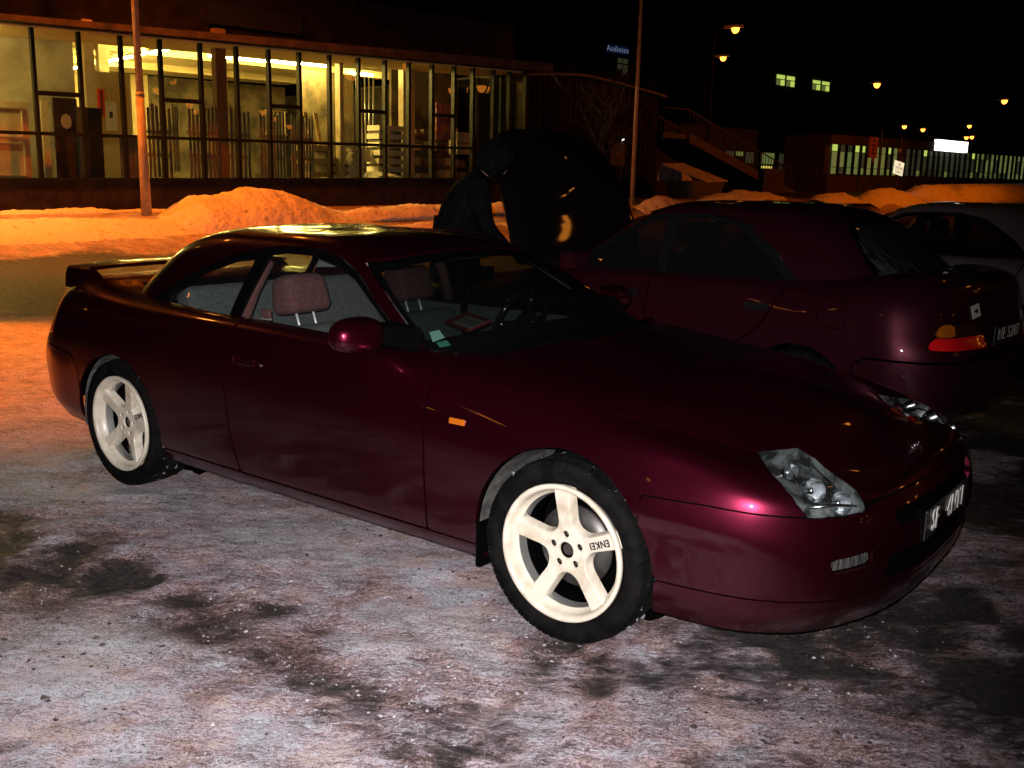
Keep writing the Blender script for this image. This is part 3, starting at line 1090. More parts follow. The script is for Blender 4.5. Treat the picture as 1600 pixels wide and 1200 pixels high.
    for sd in (-1, 1):
        b = MB()
        b.box((-.352, min(.70 * sd, .86 * sd), .17), (-.340, max(.70 * sd, .86 * sd), .33))
        b.build('mud_flap', M['black'], root)
    # side marker, handles, fuel flap, mirrors
    for sd in (-1, 1):
        p, n = find_on(s, x=-.445, z=.672)
        n = Vector((n[0], n[1] * sd, n[2]))
        b = MB()
        T = Matrix.Translation((p[0], p[1] * sd, p[2])) @ n.to_track_quat('Z', 'X').to_matrix().to_4x4()
        T = Matrix.Translation((p[0], p[1] * sd, p[2])) @ Matrix(((1, 0, 0, 0), (0, n.z, n.y, 0), (0, -n.y, n.z, 0), (0, 0, 0, 1)))
        b.box((-.034, -.011, -.004), (.034, .011, .007), T)
        b.build('side_marker', M['amber'], root, bevel=.004)
        p, n = find_on(s, x=-1.63, z=.735)
        b = MB()
        b.box((-.085, (p[1] - .004) * sd - .010, -.020), (.055, (p[1] - .004) * sd + .014, .018), Matrix.Translation((-1.60, 0, .735)))
        hd = b.build('door_handle', P, root, bevel=.008)
        b = MB()
        b.lathe([(0, .010), (.003, .010), (.003, 0)], n=16, T=Matrix.Translation((-1.50, (p[1] + .002) * sd, .735)) @ Matrix.Rotation(0 if sd > 0 else math.pi, 4, 'Z'))
        b.build('door_lock', M['chrome'], root)
        mirror_part(root, sd)
    # rear wing
    b = MB()
    pts = []
    sec = lambda y: [(-3.42, .986), (-3.39, 1.002), (-3.32, 1.010), (-3.22, 1.003), (-3.16, .990), (-3.24, .978), (-3.36, .972)]
    vs, fs = [], []
    ys = [-.64, -.62, -.58, -.45, -.2, 0, .2, .45, .58, .62, .64]
    for y in ys:
        e = abs(y) / .64
        dz = -.012 * e ** 4 * 1.0 - (.03 if e > .99 else 0) * 0
        dx = .03 * e ** 3
        th = 1.0 if e < .99 else .75
        for (x, z) in sec(y):
            zc = .990
            vs.append((x + dx + .0, y, zc + .012 + (z - zc) * th + dz))
    n = 7
    for i in range(len(ys) - 1):
        for k in range(n):
            fs.append((i * n + k, i * n + (k + 1) % n, (i + 1) * n + (k + 1) % n, (i + 1) * n + k))
    fs.append(list(range(n)))
    fs.append([(len(ys) - 1) * n + k for k in reversed(range(n))])
    b.add(vs, fs, smooth=True)
    wing = b.build('rear_wing', P, root)
    for sd in (-1, 1):
        b = MB()
        vs = []
        for (z, x0, x1, y0, y1) in ((.89, -3.38, -3.02, .55, .660), (.95, -3.385, -3.12, .580, .655), (.992, -3.385, -3.18, .59, .642)):
            vs += [(x0, y0 * sd, z), (x1, y0 * sd, z), (x1, y1 * sd, z), (x0, y1 * sd, z)]
        fs = [(0, 1, 5, 4), (1, 2, 6, 5), (2, 3, 7, 6), (3, 0, 4, 7), (4, 5, 9, 8), (5, 6, 10, 9), (6, 7, 11, 10), (7, 4, 8, 11), (8, 9, 10, 11)]
        b.add(vs, fs)
        b.build('wing_support', P, wing, bevel=.010)
    # emblem on the nose and number plate
    pe, ne = find_on(s, x=.835, w=0)
    b = MB()
    T = Matrix.Translation((.852, 0, .648)) @ Vector((.55, 0, .83)).to_track_quat('Z', 'X').to_matrix().to_4x4()
    ring = [(.032 * math.cos(t), .040 * math.sin(t), 0) for t in [2 * math.pi * k / 20 for k in range(21)]]
    TT = Matrix.Translation((pe[0] + .008, 0, pe[2] + .006)) @ Matrix.Rotation(R(38), 4, 'Y')
    b.path([Vector(p) for p in ring], .0035, n=6, T=TT)
    for y in (-.015, .015):
        b.path([(-.026, y * 1.15, 0), (0, y * .8, 0), (.026, y * 1.0, 0)], .0032, n=6, T=TT)
    b.path([(0, -.012, 0), (0, .012, 0)], .003, n=6, T=TT)
    b.build('emblem', M['chrome'], root)
    b = MB()
    b.box((.964, -.27, .418), (.970, .23, .515))
    pl = b.build('number_plate', M['plate_black'], root, bevel=.003)
    b = MB()
    b.box((.935, -.275, .413), (.963, .235, .520))
    b.build('plate_holder', M['black'], pl)
    for txt, y, sz in (('SF', -.175, .092), ('4NY1', .07, .092)):
        text_obj('plate_lettering', txt, M['white_text'], pl, (.9735, y, .4665), ((0, .86, 0), (0, 0, 1.05), (1, 0, 0)), sz, .0016, bold=.0010)
    # wipers
    b = MB()
    for (y0, y1) in ((-.50, .02), (.02, .56)):
        b.path([(-.44, y0 + .02, .868), (-.475, (y0 + y1) / 2, .893 if y0 < -.1 else .895), (-.50, y1, .890)], .006, n=6)
        b.box((-.52, y0 + .08, .878), (-.512, y1 - .02, .886))
    b.build('wiper', M['black'], root)
    coupe_interior(root, c)
    return root


M['bright_steel'] = mat('bright_steel', (.8, .8, .8), rough=.4, metal=.3)
M['fog'] = add_noise_color(mat('fog_lamp_glass', (0.1, 0.1, 0.1), rough=0.15, metal=0.3, coat=.5), 60, (.03, .03, .03), (.16, .16, .15), stretch=(1, 3, .2))
M['liner'] = add_noise_color(mat('dusty_liner', (0.1, 0.1, 0.1), rough=0.95, spec=0.2), 20, (0.05, 0.05, 0.048), (0.13, 0.13, 0.12))


def mirror_part(root, sd):
    b = MB()
    # rounded shell: superellipsoid, flat at the back
    vs, fs = [], []
    nu, nv = 28, 16
    for i in range(nv + 1):
        ph = -math.pi / 2 + math.pi * i / nv
        for k in range(nu):
            th = 2 * math.pi * k / nu
            cx, sx = math.cos(th), math.sin(th)
            cp, sp = math.cos(ph), math.sin(ph)
            e = lambda a, p: math.copysign(abs(a) ** p, a)
            x = e(cp, .7) * e(cx, .8) * .075
            y = e(cp, .7) * e(sx, .7) * .122
            z = e(sp, .75) * .064
            if x < 0:
                x *= .45
            z += -.006 * (x / .07)
            z *= 1 - .12 * (y * sd / .1) * -1 * 0
            vs.append((-.925 + x, (.88) * sd + y, .925 + z))
    for i in range(nv):
        for k in range(nu):
            j = (k + 1) % nu
            fs.append((i * nu + k, i * nu + j, (i + 1) * nu + j, (i + 1) * nu + k))
    b.add(vs, fs, smooth=True)
    m = b.build('wing_mirror', M['paint'], root)
    b = MB()
    vs = [(-.74, .725 * sd, .855), (-.93, .735 * sd, .855), (-.95, .80 * sd, .885), (-.87, .80 * sd, .885),
          (-.76, .69 * sd, .95), (-.92, .70 * sd, .965), (-.95, .79 * sd, .955), (-.87, .79 * sd, .95)]
    b.add(vs, [(0, 1, 2, 3), (4, 5, 6, 7), (0, 1, 5, 4), (1, 2, 6, 5), (2, 3, 7, 6), (3, 0, 4, 7)])
    b.build('mirror_foot', M['void'], m, bevel=.012)
    b = MB()
    b.lathe([(0, .09), (.003, .09), (.003, 0)], n=28, T=Matrix.Translation((-.957, .88 * sd, .925)) @ Matrix.Rotation(R(90), 4, 'Z') @ Matrix.Scale(.60, 4, (0, 0, 1)))
    b.build('mirror_glass', M['chrome'], m)


def pad(name, size, loc, m, parent, rot=(0, 0, 0), bevel=.03, taper=1.0):
    b = MB()
    x, y, z = (q / 2 for q in size)
    vs = [(-x, -y, -z), (x, -y, -z), (x, y, -z), (-x, y, -z), (-x * taper, -y * taper, z), (x * taper, -y * taper, z), (x * taper, y * taper, z), (-x * taper, y * taper, z)]
    b.add(vs, [(3, 2, 1, 0), (4, 5, 6, 7), (0, 1, 5, 4), (1, 2, 6, 5), (2, 3, 7, 6), (3, 0, 4, 7)])
    o = b.build(name, m, parent, bevel=bevel, seg=4)
    o.data.polygons.foreach_set('use_smooth', [True] * len(o.data.polygons))
    o.location = loc
    o.rotation_euler = rot
    return o


def coupe_interior(root, c):
    for sd, nm in ((-1, 'front_seat'), (1, 'front_seat')):
        y = .36 * sd
        seat = pad(nm, (.52, .50, .16), (-1.36, y, .33), M['fabric'], root, rot=(0, R(-8), 0), bevel=.05)
        pad('backrest', (.16, .50, .52), (-.27, 0, .29), M['fabric'], seat, rot=(0, R(-14), 0), bevel=.06, taper=.90)
        pad('headrest', (.16, .27, .18), (-.385, 0, .690), M['rose_fabric'], seat, rot=(0, R(-4), 0), bevel=.055, taper=.86)
        for dy in (-.05, .05):
            MB().tube((-.345, dy, .50), (-.375, dy, .63), .006, n=8).build('headrest_post', M['bright_steel'], seat)
    pad('rear_bench', (.50, 1.10, .16), (-2.00, 0, .45), M['fabric'], root, bevel=.05)
    pad('rear_backrest', (.14, 1.20, .50), (-2.33, 0, .72), M['fabric'], root, rot=(0, R(-24), 0), bevel=.05)
    pad('parcel_shelf', (.42, 1.10, .02), (-2.66, 0, .885), M['dark_cloth'], root, bevel=.005)
    for sd in (-1, 1):
        pad('door_card', (1.08, .03, .46), (-1.20, .735 * sd, .60), M['fabric'], root, bevel=.01)
        pad('side_trim', (.75, .03, .42), (-2.15, .70 * sd, .62), M['fabric'], root, bevel=.01)
        b = MB()
        b.path([(-1.84, .685 * sd, .86), (-1.83, .625 * sd, 1.0), (-1.82, .55 * sd, 1.12)], .028, n=8)
        b.build('pillar_trim', M['rose_fabric'], root)
    pad('belt_guide', (.055, .015, .042), (-1.715, -.655, .905), M['rose_fabric'], root, bevel=.004)
    pad('belt_anchor', (.058, .016, .008), (-1.715, -.655, .882), M['dull_white'], root, bevel=.002)
    # dashboard
    b = MB()
    prof = [(-.42, .55), (-.40, .835), (-.56, .860), (-.90, .870), (-.98, .80), (-1.0, .70), (-.90, .55)]
    vs = [(x, -.66, z) for x, z in prof] + [(x, .68, z) for x, z in prof]
    n = len(prof)
    b.add(vs, [tuple(range(n)), tuple(n + k for k in reversed(range(n)))] + [(k, n + k, n + (k + 1) % n, (k + 1) % n) for k in range(n)])
    b.build('dashboard', M['dark_cloth'], root, bevel=.02)
    b = MB()
    T = Matrix.Translation((-1.10, .36, .84)) @ Matrix.Rotation(R(-66), 4, 'Y')
    b.path([(.185 * math.cos(t), .185 * math.sin(t), 0) for t in [2 * math.pi * k / 36 for k in range(37)]], .014, n=10, T=T)
    for a in (R(180), R(0), R(270), R(90)):
        b.path([(.17 * math.cos(a), .17 * math.sin(a), 0), (.05 * math.cos(a), .05 * math.sin(a), -.03)], [.014, .022], n=8, T=T)
    b.lathe([(-.05, .07), (-.01, .065), (0, 0)], n=24, T=T @ Matrix.Rotation(R(90), 4, 'X'))
    b.build('steering_wheel', M['gloss_black'], root)
    pad('rear_view_mirror', (.03, .24, .065), (-1.10, .02, 1.08), M['black'], root, bevel=.012)
    pad('sun_visor', (.015, .42, .14), (-1.33, -.24, 1.14), M['headliner'], root, rot=(0, R(75), 0), bevel=.005)
    pad('sun_visor', (.015, .42, .14), (-1.33, .24, 1.14), M['headliner'], root, rot=(0, R(75), 0), bevel=.005)
    b = MB()
    b.box((-2.50, -.34, 1.02), (-2.485, .34, 1.035))


def on_glass(c, x, w, off=-.010):
    p, n = find_on(c, x=x, w=w)
    return Vector(p) + Vector(n) * off, Vector(n)


def windscreen_items():
    """paper stickers on the inside of the windscreen and the booklet on the dashboard"""
    s = Surf(CAB, 260, 90)
    def quad(name, pts, m, parent, off=-.011):
        vs = []
        for (x, w) in pts:
            p, n = find_on(s, x=x, w=w)
            v = Vector((x, -w, p[2])) 
            n = Vector((n[0], -n[1], n[2]))
            vs.append(Vector((p[0], -p[1], p[2])) + n * off)
        me = mesh_obj(name, vs + [v - Vector((0, 0, .001)) for v in vs], [(0, 1, 2, 3)], m, parent)
        return me
    g = [o for o in coupe.children if o.name.startswith('windshield')][0]
    quad('sticker', STICK_A, M['mint'], g)
    quad('sticker', STICK_B, M['green'], g)
    t = thing('booklet', 'red and white booklet with dark lettering lying on the coupe dashboard', 'booklet', (0, 0, 0), 0)
    t.location = coupe.location
    t.rotation_euler = coupe.rotation_euler
    b = MB()
    T = Matrix.Translation((-.93, -.23, .908)) @ Matrix.Rotation(R(-117), 4, 'Z') @ Matrix.Rotation(R(20), 4, 'Y')
    b.box((-.055, -.14, -.006), (.055, .12, .006), T)
    b.build('cover', M['red'], t, bevel=.003)
    b = MB()
    b.box((-.030, -.06, .0062), (.045, .118, .0075), T)
    b.build('band', M['dull_white'], t)
    r = (T.to_3x3() @ Vector((0, 1, 0)), T.to_3x3() @ Vector((-1, 0, 0)), T.to_3x3() @ Vector((0, 0, 1)))
    text_obj('lettering', 'SNCS', M['print_black'], t, tuple(T @ Vector((.008, .035, .0080))), r, .055, .0004)


STICK_A = [(-.781, .637), (-.755, .609), (-.716, .619), (-.744, .658)]
STICK_B = [(-.732, .652), (-.703, .623), (-.677, .629), (-.708, .659)]
# ------------------------------------------------------------------ the other two cars
def saloon_surfs(roof=1.385, wid=.965):
    B, Cc = [], []
    for cv in BODY:
        B.append([((x if -2.585 <= x <= 0 else (x + 2.585) * .92 - 2.585 if x < 0 else x * .92) * .986, w * wid, z * 1.075 + (.02 if x < -2.9 and z > .8 else 0)) for (x, w, z) in cv])
    k = (roof - .90) / (1.258 - .86)
    for cv in CAB:
        Cc.append([((x + .37) * 1.03 - .37, w * wid, .915 + (z - .86) * k + .006 * 0) for (x, w, z) in cv])
    return Surf(B, 200, 60), Surf(Cc, 170, 56), k


def build_saloon(name, label, loc, rot, P, hood_up=False, rear_mat='red_lens'):
    root = thing(name, label, 'car', loc, rot)
    s, c, k = saloon_surfs()
    zc = lambda z: .915 + (z - .86) * k
    wb = 2.549
    notarch = -np.minimum(circ(s, 0, .30, .335), circ(s, -wb, .30, .330))

    def AND(*a):
        return np.maximum.reduce(a)
    big = lambda poly: sdf_poly(s.x, s.z, poly)
    plan = lambda poly: sdf_poly(s.x, s.w, poly)
    hole = AND(plan([(-2.95, -1), (-.45, -1), (-.45, .58), (-.7, .66), (-1.2, .70), (-2.0, .70), (-2.5, .66), (-2.9, .5)]), .86 - s.z)
    hood = AND(plan([(-.44, -1), (.84, -1), (.82, .32), (.76, .50), (.66, .60), (.45, .68), (0, .72), (-.33, .74), (-.45, .72)]), .62 - s.z)
    headl = AND(big([(.56, .66), (.62, .62), (.95, .60), (.95, .69), (.62, .74)]), .28 - s.w, -hood)
    bf = AND(big([(.28, .05), (1.3, .05), (1.3, .60), (.55, .62), (.28, .60)]), notarch, -headl)
    fdoor = AND(big([(-.50, .27), (-.52, 1.2), (-1.50, 1.2), (-1.50, .27)]), -hole)
    rdoor = AND(big([(-1.508, .27), (-1.508, 1.2), (-2.42, 1.2), (-2.40, .90), (-2.30, .70), (-2.16, .60), (-2.10, .27)]), -hole, notarch)
    br = AND(big([(-2.86, .10), (-2.88, .56), (-2.95, .60), (-3.7, .60), (-3.7, .05), (-2.86, .05)]), notarch)
    tail = AND(big([(-3.232, .672), (-3.5, .656), (-3.5, .806), (-3.268, .806)]), .33 - s.w)
    trunk = AND(plan([(-3.5, -1), (-2.93, -1), (-2.97, .52), (-3.10, .58), (-3.23, .56), (-3.5, .53)]), .63 - s.z, -tail)
    fender = AND(big([(-.49, .22), (-.512, 1.2), (1.2, 1.2), (1.2, .61), (.55, .63), (.27, .61), (.27, .22)]), notarch, -headl, -hood, -hole)
    flap = sdf_poly(s.x, s.z, [(-2.66, .755), (-2.66, .885), (-2.80, .885), (-2.80, .755)]) - .012
    flap = AND(flap, .3 - s.w)
    quarter = AND(big([(-2.428, 1.3), (-2.408, .90), (-2.308, .70), (-2.168, .60), (-2.108, .27), (-2.86, .27), (-2.875, .56), (-2.95, .608), (-3.8, .608), (-3.8, 1.3)]), notarch, -tail, -trunk, -hole)
    sill = AND(big([(-2.27, .05), (-.28, .05), (-.28, .262), (-2.27, .262)]), notarch)
    panel('front_fender', s, fender, P, root, weld=False)
    panel('front_door', s, fdoor, P, root, weld=False)
    panel('rear_door', s, rdoor, P, root, weld=False)
    for o, sd in zip(panel('quarter_panel', s, AND(quarter, -flap), P, root, sides=(-1,), weld=False), (-1,)):
        pass
    panel('quarter_panel', s, AND(quarter, -flap), P, root, sides=(1,), weld=False)
    panel('fuel_flap', s, flap, P, root, sides=(1,), weld=False)
    panel('fuel_flap', s, flap, P, root, sides=(-1,), weld=False)
    panel('door_sill', s, sill, P, root, weld=False)
    panel('front_bumper', s, bf, P, root)
    panel('rear_bumper', s, br, P, root)
    panel('boot_lid', s, trunk, P, root)
    panel('inner_body', s, AND(notarch, -hole, -hood if hood_up else notarch), M['void'], root, offset=-.02, skirt=0)
    panel('headlight', s, headl, M['reflector'], root, weld=False)
    # tail lights: amber above, red below, smoked strip inboard
    for sd in (-1, 1):
        t = panel('tail_light', s, AND(tail, s.z - .735), M['red_lens'], root, sides=(sd,), weld=False)[0]
        panel('indicator_lens', s, AND(tail, .735 - s.z, .60 - s.w), M['amber'], t, sides=(sd,), weld=False)
        panel('inner_lens', s, AND(tail, .735 - s.z, s.w - .60), M['smoked'], t, sides=(sd,), weld=False)
        panel('lamp_seal', s, AND(tail - .012, -tail), M['black'], t, sides=(sd,), weld=False, offset=-.004)
    # hood, raised on the broken-down car
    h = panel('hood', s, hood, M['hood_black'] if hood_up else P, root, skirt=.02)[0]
    hi = panel('hood_inner', s, hood + .03, M['void'], h, offset=-.025, skirt=.01)[0]
    if hood_up:
        hx, hz = -.42, .95
        T = Matrix.Translation((hx, 0, hz)) @ Matrix.Rotation(R(-78), 4, 'Y') @ Matrix.Diagonal((.82, 1.07, 1, 1)) @ Matrix.Translation((-hx, 0, -hz))
        h.data.transform(T)
        hi.data.transform(T)
        b = MB()
        b.path([(.55, -.45, .80), (.30, -.50, 1.05), (.12, -.54, 1.32)], .006, n=6)
        b.build('prop_rod', M['black'], root)
        b = MB()
        b.box((-.10, -.30, .50), (.35, .28, .76))
        b.box((-.02, -.22, .76), (.26, .18, .80))
        b.build('engine', M['iron'], root, bevel=.02)
        b = MB()
        b.box((.30, .30, .55), (.52, .52, .80))
        b.build('battery', M['black'], root, bevel=.01)
    # cabin
    apillar = sdf_poly(c.x, c.z, [(-.59, zc(.80)), (-.67, zc(.865)), (-.88, zc(.985)), (-1.05, zc(1.085)), (-1.18, zc(1.158)), (-1.26, zc(1.188)), (-1.26, 1.9), (0, 1.9), (0, zc(.80))])
    wind = AND(apillar, c.z - zc(1.186) + .03 * (c.w / .5) ** 2)
    rearg = AND(sdf_poly(c.w, c.z, [(-1, zc(.918)), (.50, zc(.918)), (.53, zc(.94)), (.49, zc(1.03)), (.43, zc(1.12)), (.36, zc(1.172)), (-1, zc(1.195))]), c.x + 2.0)
    fgl = AND(sdf_poly(c.x, c.z, [(-.82, zc(.875)), (-1.06, zc(1.015)), (-1.22, zc(1.105)), (-1.34, zc(1.150)), (-1.46, zc(1.168)), (-1.50, zc(.872))]), .38 - c.w)
    rgl = AND(sdf_poly(c.x, c.z, [(-1.56, zc(.872)), (-1.56, zc(1.170)), (-1.80, zc(1.168)), (-2.0, zc(1.135)), (-2.22, zc(1.02)), (-2.38, zc(.90)), (-2.36, zc(.878))]), .38 - c.w)
    trim = AND(sdf_poly(c.x, c.z, [(-.70, zc(.845)), (-.74, zc(.872)), (-1.05, zc(1.045)), (-1.22, zc(1.135)), (-1.34, zc(1.178)), (-1.5, zc(1.19)), (-1.82, zc(1.19)), (-2.04, zc(1.155)), (-2.28, zc(1.03)), (-2.45, zc(.90)), (-2.42, zc(.855))]), .38 - c.w, -wind - .012)
    roof = AND(-wind + .02, -trim, -rearg + .016)
    panel('roof', c, roof, P, root)
    panel('windshield', c, wind, M['tint'], root, offset=-.006, skirt=0)
    g = panel('rear_window', c, rearg, M['frosty_glass'], root, offset=-.006, skirt=0)[0]
    panel('rear_window_seal', c, AND(rearg - .018, -rearg - .012), M['black'], g, offset=-.004)
    panel('frost', c, AND(rearg - .01, AND(.06 - c.w, c.z - zc(.80) - .62 * (c.w - .06) - .14 + .0 * c.x)), M['frost'], g, sides=(1,), weld=False, offset=.001, skirt=0)
    panel('window_frame', c, AND(trim, -fgl, -rgl), M['gloss_black'], root, weld=False, offset=-.003, gap=.001)
    panel('front_door_window', c, fgl - .004, M['tint'], root, weld=False, offset=-.009, skirt=0)
    panel('rear_door_window', c, rgl - .004, M['tint'], root, weld=False, offset=-.009, skirt=0)
    for sd in (-1, 1):
        b = MB()
        pts = []
        for x in (-.72, -1.1, -1.5, -1.9, -2.3, -2.42):
            p, n = find_on(c, x=x, z=zc(.858))
            pts.append((p[0], (p[1] + .004) * sd, p[2]))
        b.path(pts, .007, n=6)
        b.build('belt_moulding', M['chrome'], root)
        b = MB()
        p, n = find_on(c, x=-1.53, z=zc(1.0))
        for x in (-1.36, -2.27):
            pp, n = find_on(s, x=x, z=.815)
            b = MB()
            b.box((x - .075, pp[1] * sd - .014, .79), (x + .075, pp[1] * sd + .014, .84))
            b.build('door_handle', M['gloss_black'], root, bevel=.01)
        b = MB()
        b.box((-.96, .80 * sd - .10, .93), (-.84, .80 * sd + .10, 1.05))
        b.build('wing_mirror', P, root, bevel=.03)
    # seats as dark shapes seen through the glass
    for sd in (-1, 1):
        st = pad('front_seat', (.50, .48, .16), (-1.22, .35 * sd, .48), M['dark_cloth'], root, bevel=.05)
        pad('backrest', (.16, .48, .54), (-.27, 0, .32), M['dark_cloth'], st, rot=(0, R(-14), 0), bevel=.06)
        pad('headrest', (.12, .25, .17), (-.38, 0, .70), M['dark_cloth'], st, bevel=.05)
    pad('rear_backrest', (.14, 1.15, .52), (-2.32, 0, .74), M['dark_cloth'], root, rot=(0, R(-22), 0), bevel=.05)
    pad('parcel_shelf', (.45, 1.05, .02), (-2.66, 0, .93), M['dark_cloth'], root, bevel=.005)
    pad('dashboard', (.40, 1.25, .25), (-.68, 0, .82), M['dark_cloth'], root, bevel=.05)
    w0 = None
    for (x, sd) in ((0, -1), (-wb, -1), (0, 1), (-wb, 1)):
        if w0 is None:
            w = w0 = steel_wheel(root)
        else:
            w = copy_tree(w0, root)
        w.location = (x, .735 * sd, .300)
        w.rotation_euler = (0, 0, 0 if sd < 0 else math.pi)
    for x in (0, -wb):
        for sd in (-1, 1):
            b = MB()
            vs, fs = [], []
            for q in range(25):
                t = math.pi * 1.1 * q / 24 - .16
                for yy in (.825, .50):
                    vs.append((x + .333 * math.cos(t), yy * sd, .30 + .333 * math.sin(t)))
            fs = [(2 * q, 2 * q + 1, 2 * q + 3, 2 * q + 2) for q in range(24)]
            b.add(vs, fs, smooth=True)
            b.build('wheel_arch_liner', M['void'], root)
    b = MB()
    b.box((-3.2, -.50, .20), (.70, .50, .26))
    b.build('floor_pan', M['void'], root)
    # rear plate, sticker
    pr, nr = find_on(s, x=-3.5, z=.76, w=0)
    b = MB()
    xq = pr[0] - .012
    b.box((xq - .006, -.25, .665), (xq, .25, .770))
    pl = b.build('number_plate', M['plate_black'], root, bevel=.003)
    text_obj('plate_lettering', 'NE 5207' if hood_up else 'SK 3184', M['white_text'], pl, (xq - .0075, 0, .718), ((0, -1, 0), (0, 0, 1), (-1, 0, 0)), .098, .0008)
    if hood_up:
        p, n = find_on(s, x=-3.40, z=.86, w=.40)
        p = Vector(p)
        n = Vector(n)
        T = Matrix.Translation(p + n * .003) @ n.to_track_quat('Z', 'X').to_matrix().to_4x4() @ Matrix.Rotation(R(8), 4, 'Z')
        b = MB()
        b.box((-.035, -.045, -.001), (.035, .045, .002), T)
        st = b.build('country_sticker', M['white'], root)
        b = MB()
        b.prism([(0, .024), (.012, .004), (.007, -.022), (-.007, -.022), (-.012, .004)], .0025, .004, T)
        b.build('sticker_print', M['print_black'], st)
    return root


def frost_material():
    m = glass('window_frost', (.55, .57, .58), dirt=.3)
    nt = m.node_tree
    mix = [n for n in nt.nodes if n.type == 'MIX_SHADER' and not n.inputs['Fac'].is_linked][0]
    tc = nt.nodes.new('ShaderNodeTexCoord')
    mp = nt.nodes.new('ShaderNodeMapping')
    mp.inputs['Scale'].default_value = (1, 6, 1)
    n = nt.nodes.new('ShaderNodeTexNoise')
    n.inputs['Scale'].default_value = 10
    n.inputs['Detail'].default_value = 8
    r = nt.nodes.new('ShaderNodeValToRGB')
    r.color_ramp.elements[0].position = .42
    r.color_ramp.elements[1].position = .95
    nt.links.new(tc.outputs['Object'], mp.inputs['Vector'])
    nt.links.new(mp.outputs['Vector'], n.inputs['Vector'])
    nt.links.new(n.outputs['Fac'], r.inputs['Fac'])
    r.color_ramp.elements[1].color = (.38, .38, .38, 1)
    nt.links.new(r.outputs['Color'], mix.inputs['Fac'])
    return m


M['frost'] = frost_material()
M['smoked'] = mat('smoked_lens', (0.05, 0.012, 0.01), rough=0.15, coat=1.0)
fg = M['frosty_glass'] = glass('rear_window_with_frost', (0.30, 0.32, 0.32), dirt=0.06)


# ------------------------------------------------------------------ person bending over the engine
def skin_figure(name, verts, edges, radii, m, parent, root_i=0, sub=2):
    me = bpy.data.meshes.new(name)
    me.from_pydata([tuple(v) for v in verts], edges, [])
    o = bpy.data.objects.new(name, me)
    col.objects.link(o)
    md = o.modifiers.new('skin', 'SKIN')
    md.use_smooth_shade = True
    for i, r in enumerate(radii):
        sv = me.skin_vertices[0].data[i]
        sv.radius = r if isinstance(r, tuple) else (r, r)
        sv.use_root = (i == root_i)
    s = o.modifiers.new('sub', 'SUBSURF')
    s.levels = s.render_levels = sub
    dg = bpy.context.evaluated_depsgraph_get()
    m2 = bpy.data.meshes.new_from_object(o.evaluated_get(dg))
    m2.name = name
    bpy.data.objects.remove(o)
    m2.materials.clear()
    m2.materials.append(m)
    m2.polygons.foreach_set('use_smooth', [True] * len(m2.polygons))
    o = bpy.data.objects.new(name, m2)
    return link(o, parent)


